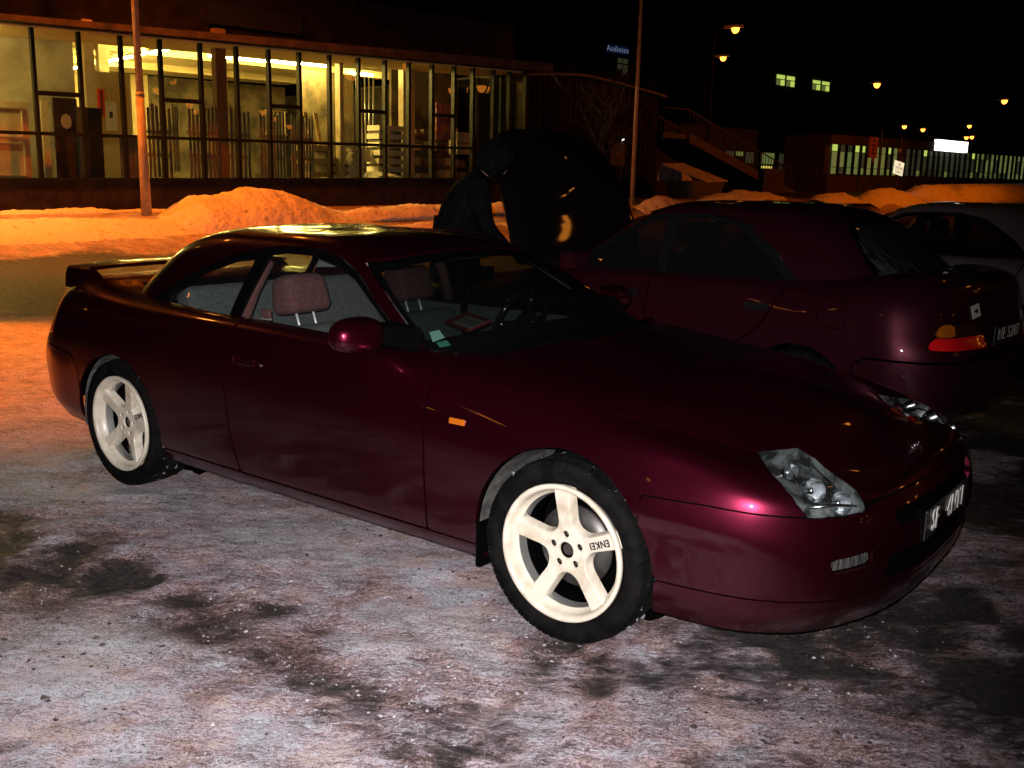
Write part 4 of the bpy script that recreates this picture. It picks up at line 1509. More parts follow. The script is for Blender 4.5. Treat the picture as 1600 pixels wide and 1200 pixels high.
def build_person():
    """local +X is the way the person faces"""
    root = thing('person', 'person in a dark hooded jacket leaning over the engine bay beside the raised hood', 'person', (-.34, 6.92, 0), R(12))
    # clothed body: legs, trunk bent forward, both arms reaching to the engine
    V = [(-.10, 0, .93),                                     # 0 pelvis
         (-.08, .10, .90), (-.03, .12, .50), (-.06, .12, .09), (.10, .12, .05),      # left leg 1-4
         (-.08, -.10, .90), (-.01, -.12, .50), (-.10, -.13, .09), (.06, -.13, .05),  # right leg 5-8
         (-.09, 0, 1.12), (-.03, 0, 1.32), (.05, 0, 1.47), (.12, 0, 1.56),            # 9 waist 10 chest 11 shoulders 12 neck
         (.05, .17, 1.45), (.10, .21, 1.20), (.27, .14, 1.04),                        # left arm 13-15
         (.05, -.17, 1.45), (.10, -.20, 1.19), (.27, -.11, 1.03)]                      # right arm 16-18
    E = [(0, 1), (1, 2), (2, 3), (3, 4), (0, 5), (5, 6), (6, 7), (7, 8), (0, 9), (9, 10), (10, 11), (11, 12), (11, 13), (13, 14), (14, 15), (11, 16), (16, 17), (17, 18)]
    Rr = [(.17, .15), .10, .075, .055, .05, .10, .075, .055, .05, (.19, .16), (.19, .16), (.15, .12), .075, .085, .060, .045, .085, .060, .045]
    skin_figure('body', V, E, Rr, M['jacket'], root)
    # skirt of the long jacket
    b = MB()
    vs, fs = [], []
    rings = [(-.06, 1.25, .16, .20), (-.08, 1.08, .165, .215), (-.08, .92, .175, .225), (-.08, .80, .185, .23)]
    n = 24
    for (cx, z, rx, ry) in rings:
        for k in range(n):
            t = 2 * math.pi * k / n
            w = 1 + .03 * math.sin(5 * t + z * 9)
            vs.append((cx + rx * w * math.cos(t), ry * w * math.sin(t), z))
    for i in range(len(rings) - 1):
        for k in range(n):
            fs.append((i * n + k, i * n + (k + 1) % n, (i + 1) * n + (k + 1) % n, (i + 1) * n + k))
    b.add(vs, fs, smooth=True)
    b.build('jacket_skirt', M['jacket'], root)
    # head with face, bowed forward, and the hood over it
    hx, hz = .195, 1.625
    T = Matrix.Translation((hx, 0, hz)) @ Matrix.Rotation(R(38), 4, 'Y')
    b = MB()
    vs, fs = [], []
    nu, nv = 28, 18
    for i in range(nv + 1):
        ph = -math.pi / 2 + math.pi * i / nv
        for k in range(nu):
            th = 2 * math.pi * k / nu
            x, y, z = math.cos(ph) * math.cos(th) * .095, math.cos(ph) * math.sin(th) * .075, math.sin(ph) * .118
            if z < -.02 and x > 0:
                x *= 1 - .12 * (-z / .118)
            y *= 1 - .28 * max(0, -z / .118)
            if x > .05:                                  # nose, brow, mouth, eye sockets
                x += .026 * math.exp(-(y / .011) ** 2 - ((z + .012) / .022) ** 2)
                x += .006 * math.exp(-(y / .022) ** 2 - ((z + .052) / .008) ** 2)
                x -= .008 * (math.exp(-((y - .030) / .014) ** 2 - ((z - .016) / .012) ** 2) + math.exp(-((y + .030) / .014) ** 2 - ((z - .016) / .012) ** 2))
            vs.append((x, y, z))
    for i in range(nv):
        for k in range(nu):
            j = (k + 1) % nu
            fs.append((i * nu + k, i * nu + j, (i + 1) * nu + j, (i + 1) * nu + k))
    b.add(vs, fs, T, smooth=True)
    for y in (-.078, .078):
        b.lathe([(-.006, .02), (.006, .016), (.008, 0)], n=12, T=T @ Matrix.Translation((-.005, y, -.005)))
    hd = b.build('head', M['skin'], root)
    b = MB()
    for y in (-.030, .030):
        b.lathe([(-.008, .004), (-.004, .009), (.004, .009), (.008, .004)], n=10, T=T @ Matrix.Translation((.083, y, .016)))
    b.build('eye', M['white'], hd)
    b = MB()
    vs, fs = [], []
    for i in range(15):
        ph = -.95 + 2.45 * i / 14
        for k in range(22):
            th = R(38) + R(284) * k / 21
            x, y, z = math.cos(ph) * math.cos(th) * .128 - .012, math.cos(ph) * math.sin(th) * .108, math.sin(ph) * .150 + .008
            if z > .05 and x > 0:
                x += .02
            w = 1 + .02 * math.sin(7 * th) * math.cos(4 * ph)
            vs.append((x * w, y * w, z))
    for i in range(14):
        for k in range(21):
            fs.append((i * 22 + k, i * 22 + k + 1, (i + 1) * 22 + k + 1, (i + 1) * 22 + k))
    b.add(vs, fs, T, smooth=True)
    hood = b.build('jacket_hood', M['jacket'], root)
    sol = hood.modifiers.new('cloth', 'SOLIDIFY')
    sol.thickness = .012
    # hands resting on the edge of the engine bay: palm and five bent fingers
    for sd, (wx, wy, wz) in ((1, (.27, .14, 1.04)), (-1, (.27, -.11, 1.03))):
        V = [(wx, wy, wz), (wx + .05, wy, wz - .03), (wx + .09, wy, wz - .055)]
        E = [(0, 1), (1, 2)]
        Rr = [(.028, .024), (.036, .018), (.034, .014)]
        for f, (dy, L) in enumerate(((-.033, .060), (-.011, .072), (.011, .068), (.033, .052))):
            i0 = len(V)
            V += [(wx + .10, wy + dy * .85, wz - .06), (wx + .10 + L * .5, wy + dy, wz - .075), (wx + .10 + L * .8, wy + dy, wz - .105)]
            E += [(2, i0), (i0, i0 + 1), (i0 + 1, i0 + 2)]
            Rr += [.010, .009, .0075]
        i0 = len(V)
        V += [(wx + .05, wy - .040 * sd, wz - .045), (wx + .085, wy - .058 * sd, wz - .075)]
        E += [(1, i0), (i0, i0 + 1)]
        Rr += [.012, .009]
        skin_figure('hand', V, E, Rr, M['skin'], root)
    return root


M['jacket'] = add_noise_color(mat('black_jacket_cloth', (0.005, 0.005, 0.006), rough=0.95, spec=0.02), 30, (0.0035, 0.0035, 0.004), (0.007, 0.007, 0.008), bump=0.3, bump_scale=80, bump_dist=.004)
M['skin'] = mat('skin', (0.42, 0.24, 0.18), rough=0.55)
# ------------------------------------------------------------------ ground
TH = R(42.0)
TV = (math.cos(TH), math.sin(TH))          # along the shop front
NV_ = (-math.sin(TH), math.cos(TH))        # away from the car park, across the street


def W(s, d, z=0.0):
    return (s * TV[0] + d * NV_[0], s * TV[1] + d * NV_[1], z)


def ground_z(x, y):
    s = x * TV[0] + y * TV[1]
    d = x * NV_[0] + y * NV_[1]
    k = min(max((d - 17.5) / 3.0, 0), 1)
    k = k * k * (3 - 2 * k)
    return k * (.65 + .018 * (min(max(s, -20), 75) - 6))


def fbm(x, y, sc, oct=5, seed=0.0):
    return mn.fractal(Vector((x * sc + seed, y * sc - seed, seed * .37)), 1.0, 2.0, oct)


def axis(fine0, fine1, step, lo, hi, grow=1.16):
    a = list(np.arange(fine0, fine1, step))
    st = step
    while a[-1] < hi:
        st = min(st * grow, 14)
        a.append(a[-1] + st)
    st = step
    while a[0] > lo:
        st = min(st * grow, 14)
        a.insert(0, a[0] - st)
    return a


DARK = [  # (x, y, radius) wheel-churned dirty patches on the near ice, with painted shade by the front tyre
    (-2.06, 3.95, .42), (-1.76, 3.81, .40), (-1.55, 3.62, .28), (-1.33, 3.44, .22), (-1.14, 3.30, .16), (-1.02, 3.18, .15), (-.80, 2.97, .10), (-.61, 2.79, .10),
    (-.40, 2.60, .17), (-.30, 2.50, .16), (-.14, 2.33, .14), (-.02, 2.20, .20), (-.82, 3.27, .09), (.16, 2.91, .15), (.28, 3.02, .14), (-1.30, 3.52, .11), (-1.62, 3.20, .16),
    (-.08, 3.02, .07), (-.37, 2.33, .07), (.60, 2.9, .05), (-.62, 3.05, .06), (-.2, 2.75, .06)]
TRACK = [(-2.5, 4.25), (-1.95, 3.92), (-1.48, 3.58), (-1.12, 3.27), (-.84, 3.0), (-.56, 2.76), (-.30, 2.52), (.02, 2.18), (.3, 1.9)]
LIGHT = [(-.30, 3.10, .26), (-.95, 2.50, .42), (-.50, 3.75, .34), (-1.35, 2.65, .30), (-.05, 3.55, .22), (-2.3, 4.9, .28), (-2.0, 4.5, .14), (-.45, 2.35, .2), (.1, 2.45, .2), (-1.6, 4.6, .12)]
PATCH = [(-1.95, 3.55, .30), (-1.62, 3.45, .22), (.16, 2.91, .12), (.27, 3.0, .10), (-.82, 3.27, .07), (-1.32, 3.52, .08), (-.10, 2.42, .10), (.28, 2.74, .05), (-.62, 3.12, .06), (-.24, 2.9, .05), (1.3, 3.3, .5), (.9, 3.2, .25)]  # dirty patches, those under the coupe's front also painting its shade


def seg_dist(x, y, pts):
    best = 9e9
    for (ax_, ay_), (bx_, by_) in zip(pts, pts[1:]):
        dx, dy = bx_ - ax_, by_ - ay_
        k = min(1, max(0, ((x - ax_) * dx + (y - ay_) * dy) / (dx * dx + dy * dy)))
        best = min(best, (x - ax_ - k * dx) ** 2 + (y - ay_ - k * dy) ** 2)
    return math.sqrt(best)


WHITE = [(-2.6, 4.85, .32), (-2.2, 5.0, .25), (-2.35, 4.5, .20), (-3.3, 6.2, .7), (-3.9, 7.6, .9), (-1.8, 4.45, .16), (-2.9, 5.5, .35), (-4.5, 9.2, .8)]


def sig(q):
    return 1 / (1 + math.exp(-min(max(q, -40), 40)))


def build_ground():
    xs = axis(-4.4, 3.4, .034, -160, 210)
    ys = axis(1.7, 7.4, .034, -60, 330)
    nx, ny = len(xs), len(ys)
    vs = []
    sn = []
    wt = []
    lt = []
    for j, y in enumerate(ys):
        for i, x in enumerate(xs):
            z = ground_z(x, y)
            s = x * TV[0] + y * TV[1]
            d = x * NV_[0] + y * NV_[1]
            near = math.exp(-((max(abs(x) - 4.5, 0)) ** 2 + (max(y - 9.5, 0)) ** 2) / 4)
            a = fbm(x, y, .55, 5, 3.1)
            bb = fbm(x * .6 + y * .4, y - x * .5, 2.3, 5, 9.7)
            cover = .60 + .30 * a + .35 * bb
            # bare wet asphalt to the right of the parked cars and in the driving lane
            cover -= .55 * sig((x - 1.4 - .25 * (y - 2.3)) * 2.2)
            if y > 9.6:
                lane = sig((y - 10.35 - .5 * a + .02 * x) * 5)
                bank = sig((d - 18.0 - .35 * bb) * 5)
                cover = cover * (1 - lane) + lane * (-.55 + .25 * bb)
                cover = cover * (1 - bank) + bank * (1.0 + .3 * bb)
                # the street itself behind the ridge
                st = sig((d - 20.55 - .25 * a) * 8) * sig((21.6 - d) * 6)
                cover -= 1.2 * st * (.6 + .5 * bb)
                cover -= .9 * sig((s - 24 - 3 * a) * .8) * sig((d - 20.3) * 6)
            dirt = 0
            lite = 0
            if -4.6 < x < 3.6 and 1.6 < y < 7.5:
                rag = fbm(x, y, 5.0, 5, 21.0)
                sd_ = seg_dist(x + .05 * rag, y + .07 * bb, TRACK)
                wd_ = .10 + .05 * a + .045 * max(0, y - 3.2)
                dirt += math.exp(-(sd_ / wd_) ** 2) * (.80 + 1.2 * rag + .5 * bb)
                for (px, py, r) in PATCH:
                    q = ((x - px) ** 2 + (y - py) ** 2) / (r * r)
                    if q < 6:
                        dirt += .75 * math.exp(-q) * (1 + 1.6 * rag)
                for (px, py, r) in LIGHT:
                    q = ((x - px) ** 2 * .7 + (y - py) ** 2 * 1.3) / (r * r)
                    if q < 6:
                        lite += .9 * math.exp(-q) * (.8 + 1.2 * rag)
                dirt = max(0, dirt)
            white = 0
            for (px, py, r) in WHITE:
                q = ((x - px) ** 2 * .8 + (y - py) ** 2) / (r * r)
                if q < 6:
                    white += math.exp(-q)
            if x < -1.5 and y < 10.2 and y > 4.2:
                cover += .35 * min(1, (-1.5 - x)) 
            cover += .35 * white - dirt * .30
            rough = .012 * bb + .010 * fbm(x, y, 7.0, 4, 5.0) + .004 * fbm(x, y, 24.0, 3, 1.0)
            z += near * (rough + .028 * white - .018 * dirt) * (1 if abs(cover) < 9 else 0)
            if x < -1.9 and 4.3 < y < 10.3:                          # trodden lumps of snow behind the tail
                z += .055 * max(0, fbm(x, y, 1.9, 4, 33.0) + .05) * min(1, (-1.9 - x) * 1.5) * min(1, (y - 4.3))
            # flatten under the tyres
            for (tx, ty) in TYRE_SPOTS:
                q = (x - tx) ** 2 + (y - ty) ** 2
                if q < .09:
                    z = z * min(1, max(0, (q - .02) / .07))
            vs.append((x, y, z))
            sn.append(min(max(cover, 0), 1.3))
            wt.append(min(1.2, dirt))
            lt.append(max(-.3, min(1.2, lite)))
    global GROUND_GRID
    GROUND_GRID = (xs, ys, vs, sn, wt)
    fs = [(j * nx + i, j * nx + i + 1, (j + 1) * nx + i + 1, (j + 1) * nx + i) for j in range(ny - 1) for i in range(nx - 1)]
    m = M['ground'] = ground_material()
    o = mesh_obj('ground', vs, fs, m, smooth=True)
    structure(o)
    for nm, vals in (('snow', sn), ('dirt', wt), ('pale', lt)):
        at = o.data.attributes.new(nm, 'FLOAT', 'POINT')
        at.data.foreach_set('value', vals)
    return o


def ground_material():
    m = bpy.data.materials.new('icy_snow_and_asphalt')
    m.use_nodes = True
    nt = m.node_tree
    b = nt.nodes['Principled BSDF']
    L = nt.links

    def N(t, **k):
        n = nt.nodes.new(t)
        for a, v in k.items():
            setattr(n, a, v)
        return n
    tc = N('ShaderNodeTexCoord')
    mp = N('ShaderNodeMapping')
    mp.inputs['Rotation'].default_value = (0, 0, R(24))
    mp.inputs['Scale'].default_value = (1.0, 1.7, 1.0)
    L.new(tc.outputs['Object'], mp.inputs['Vector'])

    def noise(scale, detail=8, rough=.62, vec=None):
        n = N('ShaderNodeTexNoise')
        n.inputs['Scale'].default_value = scale
        n.inputs['Detail'].default_value = detail
        n.inputs['Roughness'].default_value = rough
        L.new(vec or mp.outputs['Vector'], n.inputs['Vector'])
        return n.outputs['Fac']

    def math_(op, a, c, clamp=False):
        n = N('ShaderNodeMath', operation=op)
        n.use_clamp = clamp
        for i, v in enumerate((a, c)):
            if isinstance(v, (int, float)):
                n.inputs[i].default_value = v
            else:
                L.new(v, n.inputs[i])
        return n.outputs[0]

    def ramp(f, stops):
        n = N('ShaderNodeValToRGB')
        cr = n.color_ramp
        while len(cr.elements) < len(stops):
            cr.elements.new(0.5)
        for e, (p, c) in zip(cr.elements, stops):
            e.position = p
            e.color = (*c, 1) if not isinstance(c, (int, float)) else (c, c, c, 1)
        L.new(f, n.inputs['Fac'])
        return n.outputs['Color']
    at = N('ShaderNodeAttribute', attribute_name='snow')
    ad = N('ShaderNodeAttribute', attribute_name='dirt')
    n1 = noise(3.2)
    n2 = noise(14, 9, .7)
    n3 = noise(70, 7, .75)
    n4 = noise(210, 4, .7, tc.outputs['Object'])
    m2 = N('ShaderNodeMapping')
    m2.inputs['Rotation'].default_value = (0, 0, R(33))
    m2.inputs['Scale'].default_value = (1.0, 4.0, 1.0)
    L.new(tc.outputs['Object'], m2.inputs['Vector'])
    ns = noise(9, 8, .7, m2.outputs['Vector'])
    # streaky brightness of trodden icy snow
    mixn = math_('ADD', math_('MULTIPLY', n1, .34), math_('ADD', math_('MULTIPLY', n2, .36), math_('ADD', math_('MULTIPLY', n3, .26), math_('MULTIPLY', n4, .16))))
    tone = math_('ADD', math_('MULTIPLY', n1, .30), math_('ADD', math_('MULTIPLY', n2, .42), math_('MULTIPLY', ns, .28)))
    det = math_('ADD', math_('MULTIPLY', math_('SUBTRACT', n3, .5), 1.15), math_('MULTIPLY', math_('SUBTRACT', n4, .5), .85))
    ap = N('ShaderNodeAttribute', attribute_name='pale')
    mixn = math_('ADD', tone, math_('MULTIPLY', det, .72))
    mixn = math_('SUBTRACT', mixn, math_('MULTIPLY', ad.outputs['Fac'], .17))
    mixn = math_('ADD', mixn, math_('MULTIPLY', ap.outputs['Fac'], .075))
    icy = ramp(mixn, [(.31, (.030, .020, .016)), (.40, (.17, .110, .100)), (.49, (.45, .340, .365)), (.575, (.80, .74, .81)), (.66, (.97, .96, 1.0))])
    cl = ramp(noise(5.5, 6, .6, tc.outputs['Object']), [(.38, (1.0, .82, .72)), (.50, (1.0, .92, .96)), (.58, (.93, .98, 1.0))])
    mul = N('ShaderNodeMix', data_type='RGBA', blend_type='MULTIPLY')
    mul.inputs['Factor'].default_value = 1.0
    L.new(icy, mul.inputs[6])
    L.new(cl, mul.inputs[7])
    clean = ramp(mixn, [(.36, (.14, .12, .12)), (.48, (.48, .45, .46)), (.60, (.86, .86, .90))])
    cmix = N('ShaderNodeMix', data_type='RGBA')
    L.new(math_('MULTIPLY', math_('SUBTRACT', at.outputs['Fac'], .72), 2.6, True), cmix.inputs['Factor'])
    L.new(mul.outputs[2], cmix.inputs[6])
    L.new(clean, cmix.inputs[7])
    # dark wet asphalt with grit
    vor = N('ShaderNodeTexVoronoi')
    vor.inputs['Scale'].default_value = 160
    L.new(tc.outputs['Object'], vor.inputs['Vector'])
    asph = ramp(noise(38, 10, .8, tc.outputs['Object']), [(.36, (.010, .009, .008)), (.52, (.028, .023, .021)), (.60, (.07, .06, .057)), (.72, (.20, .18, .19))])
    # coverage: attribute plus noise gives ragged edges
    cov = math_('ADD', at.outputs['Fac'], math_('SUBTRACT', math_('ADD', math_('MULTIPLY', n2, .55), math_('MULTIPLY', n1, .55)), .55))
    covf = ramp(cov, [(.22, 0.0), (.46, 1.0)])
    fin = N('ShaderNodeMix', data_type='RGBA')
    L.new(covf, fin.inputs['Factor'])
    L.new(asph, fin.inputs[6])
    L.new(cmix.outputs[2], fin.inputs[7])
    # grit specks scattered over snow
    sp = N('ShaderNodeTexVoronoi', feature='F1')
    sp.inputs['Scale'].default_value = 55
    sp.inputs['Randomness'].default_value = 1.0
    L.new(tc.outputs['Object'], sp.inputs['Vector'])
    spk = math_('LESS_THAN', sp.outputs['Distance'], .16)
    spk = math_('MULTIPLY', spk, ramp(noise(2.0, 4), [(.50, 0.0), (.62, .7)]))
    f2 = N('ShaderNodeMix', data_type='RGBA')
    L.new(spk, f2.inputs['Factor'])
    L.new(fin.outputs[2], f2.inputs[6])
    f2.inputs[7].default_value = (.03, .022, .018, 1)
    L.new(f2.outputs[2], b.inputs['Base Color'])
    rg = ramp(covf, [(0, .50), (1, .62)])
    rr = N('ShaderNodeMapRange')
    L.new(n2, rr.inputs['Value'])
    rr.inputs['From Min'].default_value = .35
    rr.inputs['From Max'].default_value = .65
    rr.inputs['To Min'].default_value = .28
    rr.inputs['To Max'].default_value = .75
    L.new(rr.outputs[0], b.inputs['Roughness'])
    b.inputs['Specular IOR Level'].default_value = .6
    hgt = math_('ADD', math_('MULTIPLY', n2, .75), math_('ADD', math_('MULTIPLY', n3, .5), math_('ADD', math_('MULTIPLY', n4, .2), math_('MULTIPLY', covf, .4))))
    bp = N('ShaderNodeBump')
    bp.inputs['Strength'].default_value = 1.0
    bp.inputs['Distance'].default_value = .035
    L.new(hgt, bp.inputs['Height'])
    L.new(bp.outputs['Normal'], b.inputs['Normal'])
    return m


def crumbs(name, label, n, seed, sizes, m, pick):
    """loose bits lying on the near ground, joined"""
    rnd = random.Random(seed)
    xs, ys, vs, sn, wt = GROUND_GRID
    nx = len(xs)
    ax, ay = np.array(xs), np.array(ys)
    V, F = [], []
    k = 0
    while k < n:
        y = 1.75 + 6.0 * rnd.random() ** 1.5
        x = rnd.uniform(-.62, .62) * (y + .5)
        i, j = int(np.searchsorted(ax, x)), int(np.searchsorted(ay, y))
        if rnd.random() > pick(x, y, sn[j * nx + i], wt[j * nx + i]):
            k += .25
            continue
        z = vs[j * nx + i][2]
        s = rnd.choice(sizes) * rnd.uniform(.6, 1.3)
        b0 = len(V)
        for (dx, dy, dz) in ((1, 0, 0), (0, 1, 0), (-1, 0, 0), (0, -1, 0), (0, 0, .9)):
            V.append((x + (dx + rnd.uniform(-.4, .4)) * s, y + (dy + rnd.uniform(-.4, .4)) * s, z + (dz * rnd.uniform(.4, 1.1)) * s - .001))
        F += [(b0, b0 + 1, b0 + 4), (b0 + 1, b0 + 2, b0 + 4), (b0 + 2, b0 + 3, b0 + 4), (b0 + 3, b0, b0 + 4)]
        k += 1
    o = mesh_obj(name, V, F, m)
    return tag(o, label, name.replace('_', ' '), kind='stuff')


def snow_material():
    m = mat('old_snow', (.7, .7, .7), rough=.75)
    nt = m.node_tree
    b = nt.nodes['Principled BSDF']
    add_noise_color(m, 5.5, (.28, .25, .22), (.78, .77, .75), .30, .42, 11, bump=1.0, bump_scale=11, bump_dist=.05)
    return m


M['snow'] = snow_material()


def heap(name, label, s, d, ls, ld, h, seed, res=.12, power=1.0, base=None, group='ridges of ploughed snow along the street', flat=0, prof=None):
    """a pile of ploughed snow: closed height-field sitting on the ground"""
    na, nb = max(12, int(ls * 2 / res)), max(8, int(ld * 2 / res))
    cx, cy, _ = W(s, d)
    vs, fs = [], []
    rnd = random.Random(seed)
    for j in range(nb + 1):
        for i in range(na + 1):
            u, v = -1 + 2 * i / na, -1 + 2 * j / nb
            x, y, _ = W(s + u * ls, d + v * ld)
            n1 = fbm(x, y, .9, 4, seed * 1.7)
            n2 = fbm(x, y, 3.2, 5, seed * 2.3)
            e = max(0, 1 - (abs(u) ** 2.2 + abs(v) ** 2.0))
            k = e ** power * (1 + .55 * n1) + .14 * n2 * min(1, e * 3)
            if prof:
                k = np.interp(u, [q[0] for q in prof], [q[1] for q in prof]) * max(0, 1 - abs(v) ** 2.2) ** .8 * (1 + .12 * n1) + .07 * n2 * min(1, e * 3)
            if flat:
                k = min(k, flat)
            z = ground_z(x, y) + (k * h if e > 0 else 0) - .05 + (.016 * fbm(x, y, 9.0, 4, 2.2) + .035 * (abs(fbm(x, y, 4.5, 3, 6.1)) - .2)) * min(1, e * 4)
            vs.append((x - cx, y - cy, z))
    w = na + 1
    fs = [(j * w + i, j * w + i + 1, (j + 1) * w + i + 1, (j + 1) * w + i) for j in range(nb) for i in range(na)]
    # closed underside
    rim = [i for i in range(w)] + [j * w + na for j in range(1, nb + 1)] + [nb * w + i for i in range(na - 1, -1, -1)] + [j * w for j in range(nb - 1, 0, -1)]
    fs.append(rim[::-1])
    o = mesh_obj(name, vs, fs, M['snow'], smooth=True)
    o.location = (cx, cy, 0)
    return tag(o, label, 'snow bank', group)


# ------------------------------------------------------------------ street lamps
M['far_pole'] = mat('far_pole_paint', (.010, .009, .009), rough=.7, spec=.1)
M['lamp_steel'] = add_noise_color(mat('lamp_post_steel', (.3, .29, .28), rough=.55, metal=.1), 6, (.30, .28, .26), (.42, .40, .37))
M['sodium'] = mat('sodium_lamp', (0.1, 0.1, 0.1), emit=(1.0, .33, .045), emit_strength=40)
M['sodium_far'] = mat('sodium_lamp_far', (0.1, 0.1, 0.1), emit=(1.0, .30, .03), emit_strength=7)


def street_lamp(label, x, y, h, r=.09, arm=1.2, ang=0.0, far=True, group='street lamps', head=1.0, z0=None, joint=None, lens=None, lean=0.0, bowl=None):
    z0 = ground_z(x, y) if z0 is None else z0
    t = thing('street_lamp', label, 'street lamp', (x, y, z0), ang, group)
    H = h - z0
    b = MB()
    if joint:
        b.path([(0, 0, -.1), (lean * joint, 0, joint)], [r * 1.28, r * 1.0], n=16)
        b.path([(lean * (joint - .02), 0, joint - .02), (lean * (joint + .06), 0, joint + .06)], [r * 1.1, r * .95], n=16)
        b.path([(lean * joint, 0, joint), (lean * H, 0, H - .5), (.35 * arm + lean * H, 0, H - .05), (arm + lean * H, 0, H + .06)], [r * .90, r * .62, r * .5, r * .45], n=16)
    else:
        b.path([(0, 0, -.1), (0, 0, H * .35), (0, 0, H - .5), (.35 * arm, 0, H - .05), (arm, 0, H + .06)], [r * 1.1, r, r * .65, r * .5, r * .45], n=10)
    b.build('pole', M['far_pole'] if far else M['lamp_steel'], t)
    b = MB()
    L = .34 * head
    x0 = arm + lean * H
    vs = [(x0 - .05, -.07 * head, H - .02), (x0 + L * 1.6, -.10 * head, H + .03), (x0 + L * 1.6, .10 * head, H + .03), (x0 - .05, .07 * head, H - .02),
          (x0 - .05, -.06 * head, H + .10), (x0 + L * 1.5, -.07 * head, H + .15), (x0 + L * 1.5, .07 * head, H + .15), (x0 - .05, .06 * head, H + .10)]
    b.add(vs, [(3, 2, 1, 0), (4, 5, 6, 7), (0, 1, 5, 4), (1, 2, 6, 5), (2, 3, 7, 6), (3, 0, 4, 7)])
    b.build('lamp_head', M['lamp_steel'], t, bevel=.02)
    b = MB()
    lr = lens if lens else .13 * head
    vs, fs = [], []
    for i in range(7):
        ph = -math.pi / 2 * i / 6
        for k in range(14):
            th = 2 * math.pi * k / 14
            vs.append((x0 + L * .9 + math.cos(ph) * math.cos(th) * lr * 1.15, math.cos(ph) * math.sin(th) * lr * 1.1, H - .005 + math.sin(ph) * lr * 1.5))
    for i in range(6):
        for k in range(14):
            fs.append((i * 14 + k, (i + 1) * 14 + k, (i + 1) * 14 + (k + 1) % 14, i * 14 + (k + 1) % 14))
    b.add(vs, fs, smooth=True)
    b.build('lamp_bowl', bowl or (M['sodium_far'] if far else M['sodium']), t)
    return t


# ------------------------------------------------------------------ shop building with the glazed front
M['frame'] = mat('dark_green_steel_frame', (.010, .014, .012), rough=.5, spec=.15)
M['plinth'] = add_noise_color(mat('plinth_render', (.08, .07, .07), rough=.95, spec=.05), 4, (.022, .019, .022), (.038, .033, .034), bump=.3, bump_scale=40)
M['fascia'] = add_noise_color(mat('fascia_boards', (.2, .15, .13), rough=.9, spec=.1), 3, (.055, .042, .042), (.095, .075, .072))
M['upper'] = add_noise_color(mat('upper_wall_render', (.1, .08, .07), rough=.95, spec=.05), 2.5, (.018, .015, .013), (.030, .026, .023))
M['shopglass'] = glass('shop_window_glass', (.93, .89, .76), dirt=.008)
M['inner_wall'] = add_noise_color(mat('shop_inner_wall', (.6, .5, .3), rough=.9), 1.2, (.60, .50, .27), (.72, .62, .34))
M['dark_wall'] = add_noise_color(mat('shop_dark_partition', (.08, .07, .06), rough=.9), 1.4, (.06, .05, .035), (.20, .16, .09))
M['ceiling'] = add_noise_color(mat('shop_ceiling', (.6, .5, .3), rough=.9), .8, (.70, .60, .32), (.85, .76, .46))
M['shopfloor'] = mat('shop_floor', (.16, .13, .09), rough=.5)
M['tube'] = mat('fluorescent_tube', (.8, .8, .8), emit=(1.0, .74, .20), emit_strength=520)
M['tube_case'] = mat('tube_housing', (.7, .7, .66), rough=.5)
M['cream'] = add_noise_color(mat('cream_door_paint', (.7, .6, .4), rough=.5), 3, (.58, .48, .28), (.72, .62, .40))
M['grey_wood'] = add_noise_color(mat('pale_grey_batten', (.4, .4, .36), rough=.7), 5, (.12, .12, .11), (.22, .21, .19), stretch=(4, 4, .4))
M['wood'] = add_noise_color(mat('raw_pine', (.5, .36, .16), rough=.7), 5, (.42, .30, .12), (.62, .47, .22), stretch=(4, 4, .6))
M['brown_wood'] = add_noise_color(mat('dark_brown_veneer', (.05, .03, .03), rough=.4), 3, (.035, .020, .018), (.07, .04, .03))
M['white_board'] = add_noise_color(mat('white_packed_board', (.75, .72, .6), rough=.6), 3, (.66, .62, .48), (.80, .77, .64))
M['orange_print'] = add_noise_color(mat('orange_poster_print', (.6, .3, .1), rough=.5), 5, (.75, .26, .04), (.22, .10, .28), .42, .58)
M['red_sign'] = mat('red_panel', (.75, .06, .02), rough=.5)
M['blue_black'] = mat('dark_navy_cabinet', (.015, .018, .024), rough=.4)
M['dark_sign'] = mat('dark_blank_sign', (.020, .020, .028), rough=.5)
M['plastic_film'] = glass('shrink_wrap', (.7, .7, .6), dirt=.35, rough=.2)

MULL = [3.95, 4.85, 5.72, 6.62, 7.53, 8.39, 9.25, 10.17, 11.04, 11.86, 12.67, 13.51, 14.35, 15.16, 15.91, 16.67, 17.43, 18.09, 18.84, 19.44, 20.06]
z_sill = lambda s: 1.325 + .019 * (s - 6.5)
z_rail = lambda s: 2.245 + .012 * (s - 6.5)
z_high = lambda s: 3.045 + .016 * (s - 6.5)
z_top = lambda s: 4.30 + .020 * (s - 6.5)
z_fas = lambda s: 4.45 + .029 * (s - 6.5)
z_floor = lambda s: .84 + .016 * (s - 6.5)


def slab(b, s0, s1, d0, d1, zb, zt):
    """block between two s positions whose bottom and top follow zb(s), zt(s)"""
    vs = [(s0, d0, zb(s0)), (s1, d0, zb(s1)), (s1, d1, zb(s1)), (s0, d1, zb(s0)), (s0, d0, zt(s0)), (s1, d0, zt(s1)), (s1, d1, zt(s1)), (s0, d1, zt(s0))]
    return b.add(vs, [(3, 2, 1, 0), (4, 5, 6, 7), (0, 1, 5, 4), (1, 2, 6, 5), (2, 3, 7, 6), (3, 0, 4, 7)])


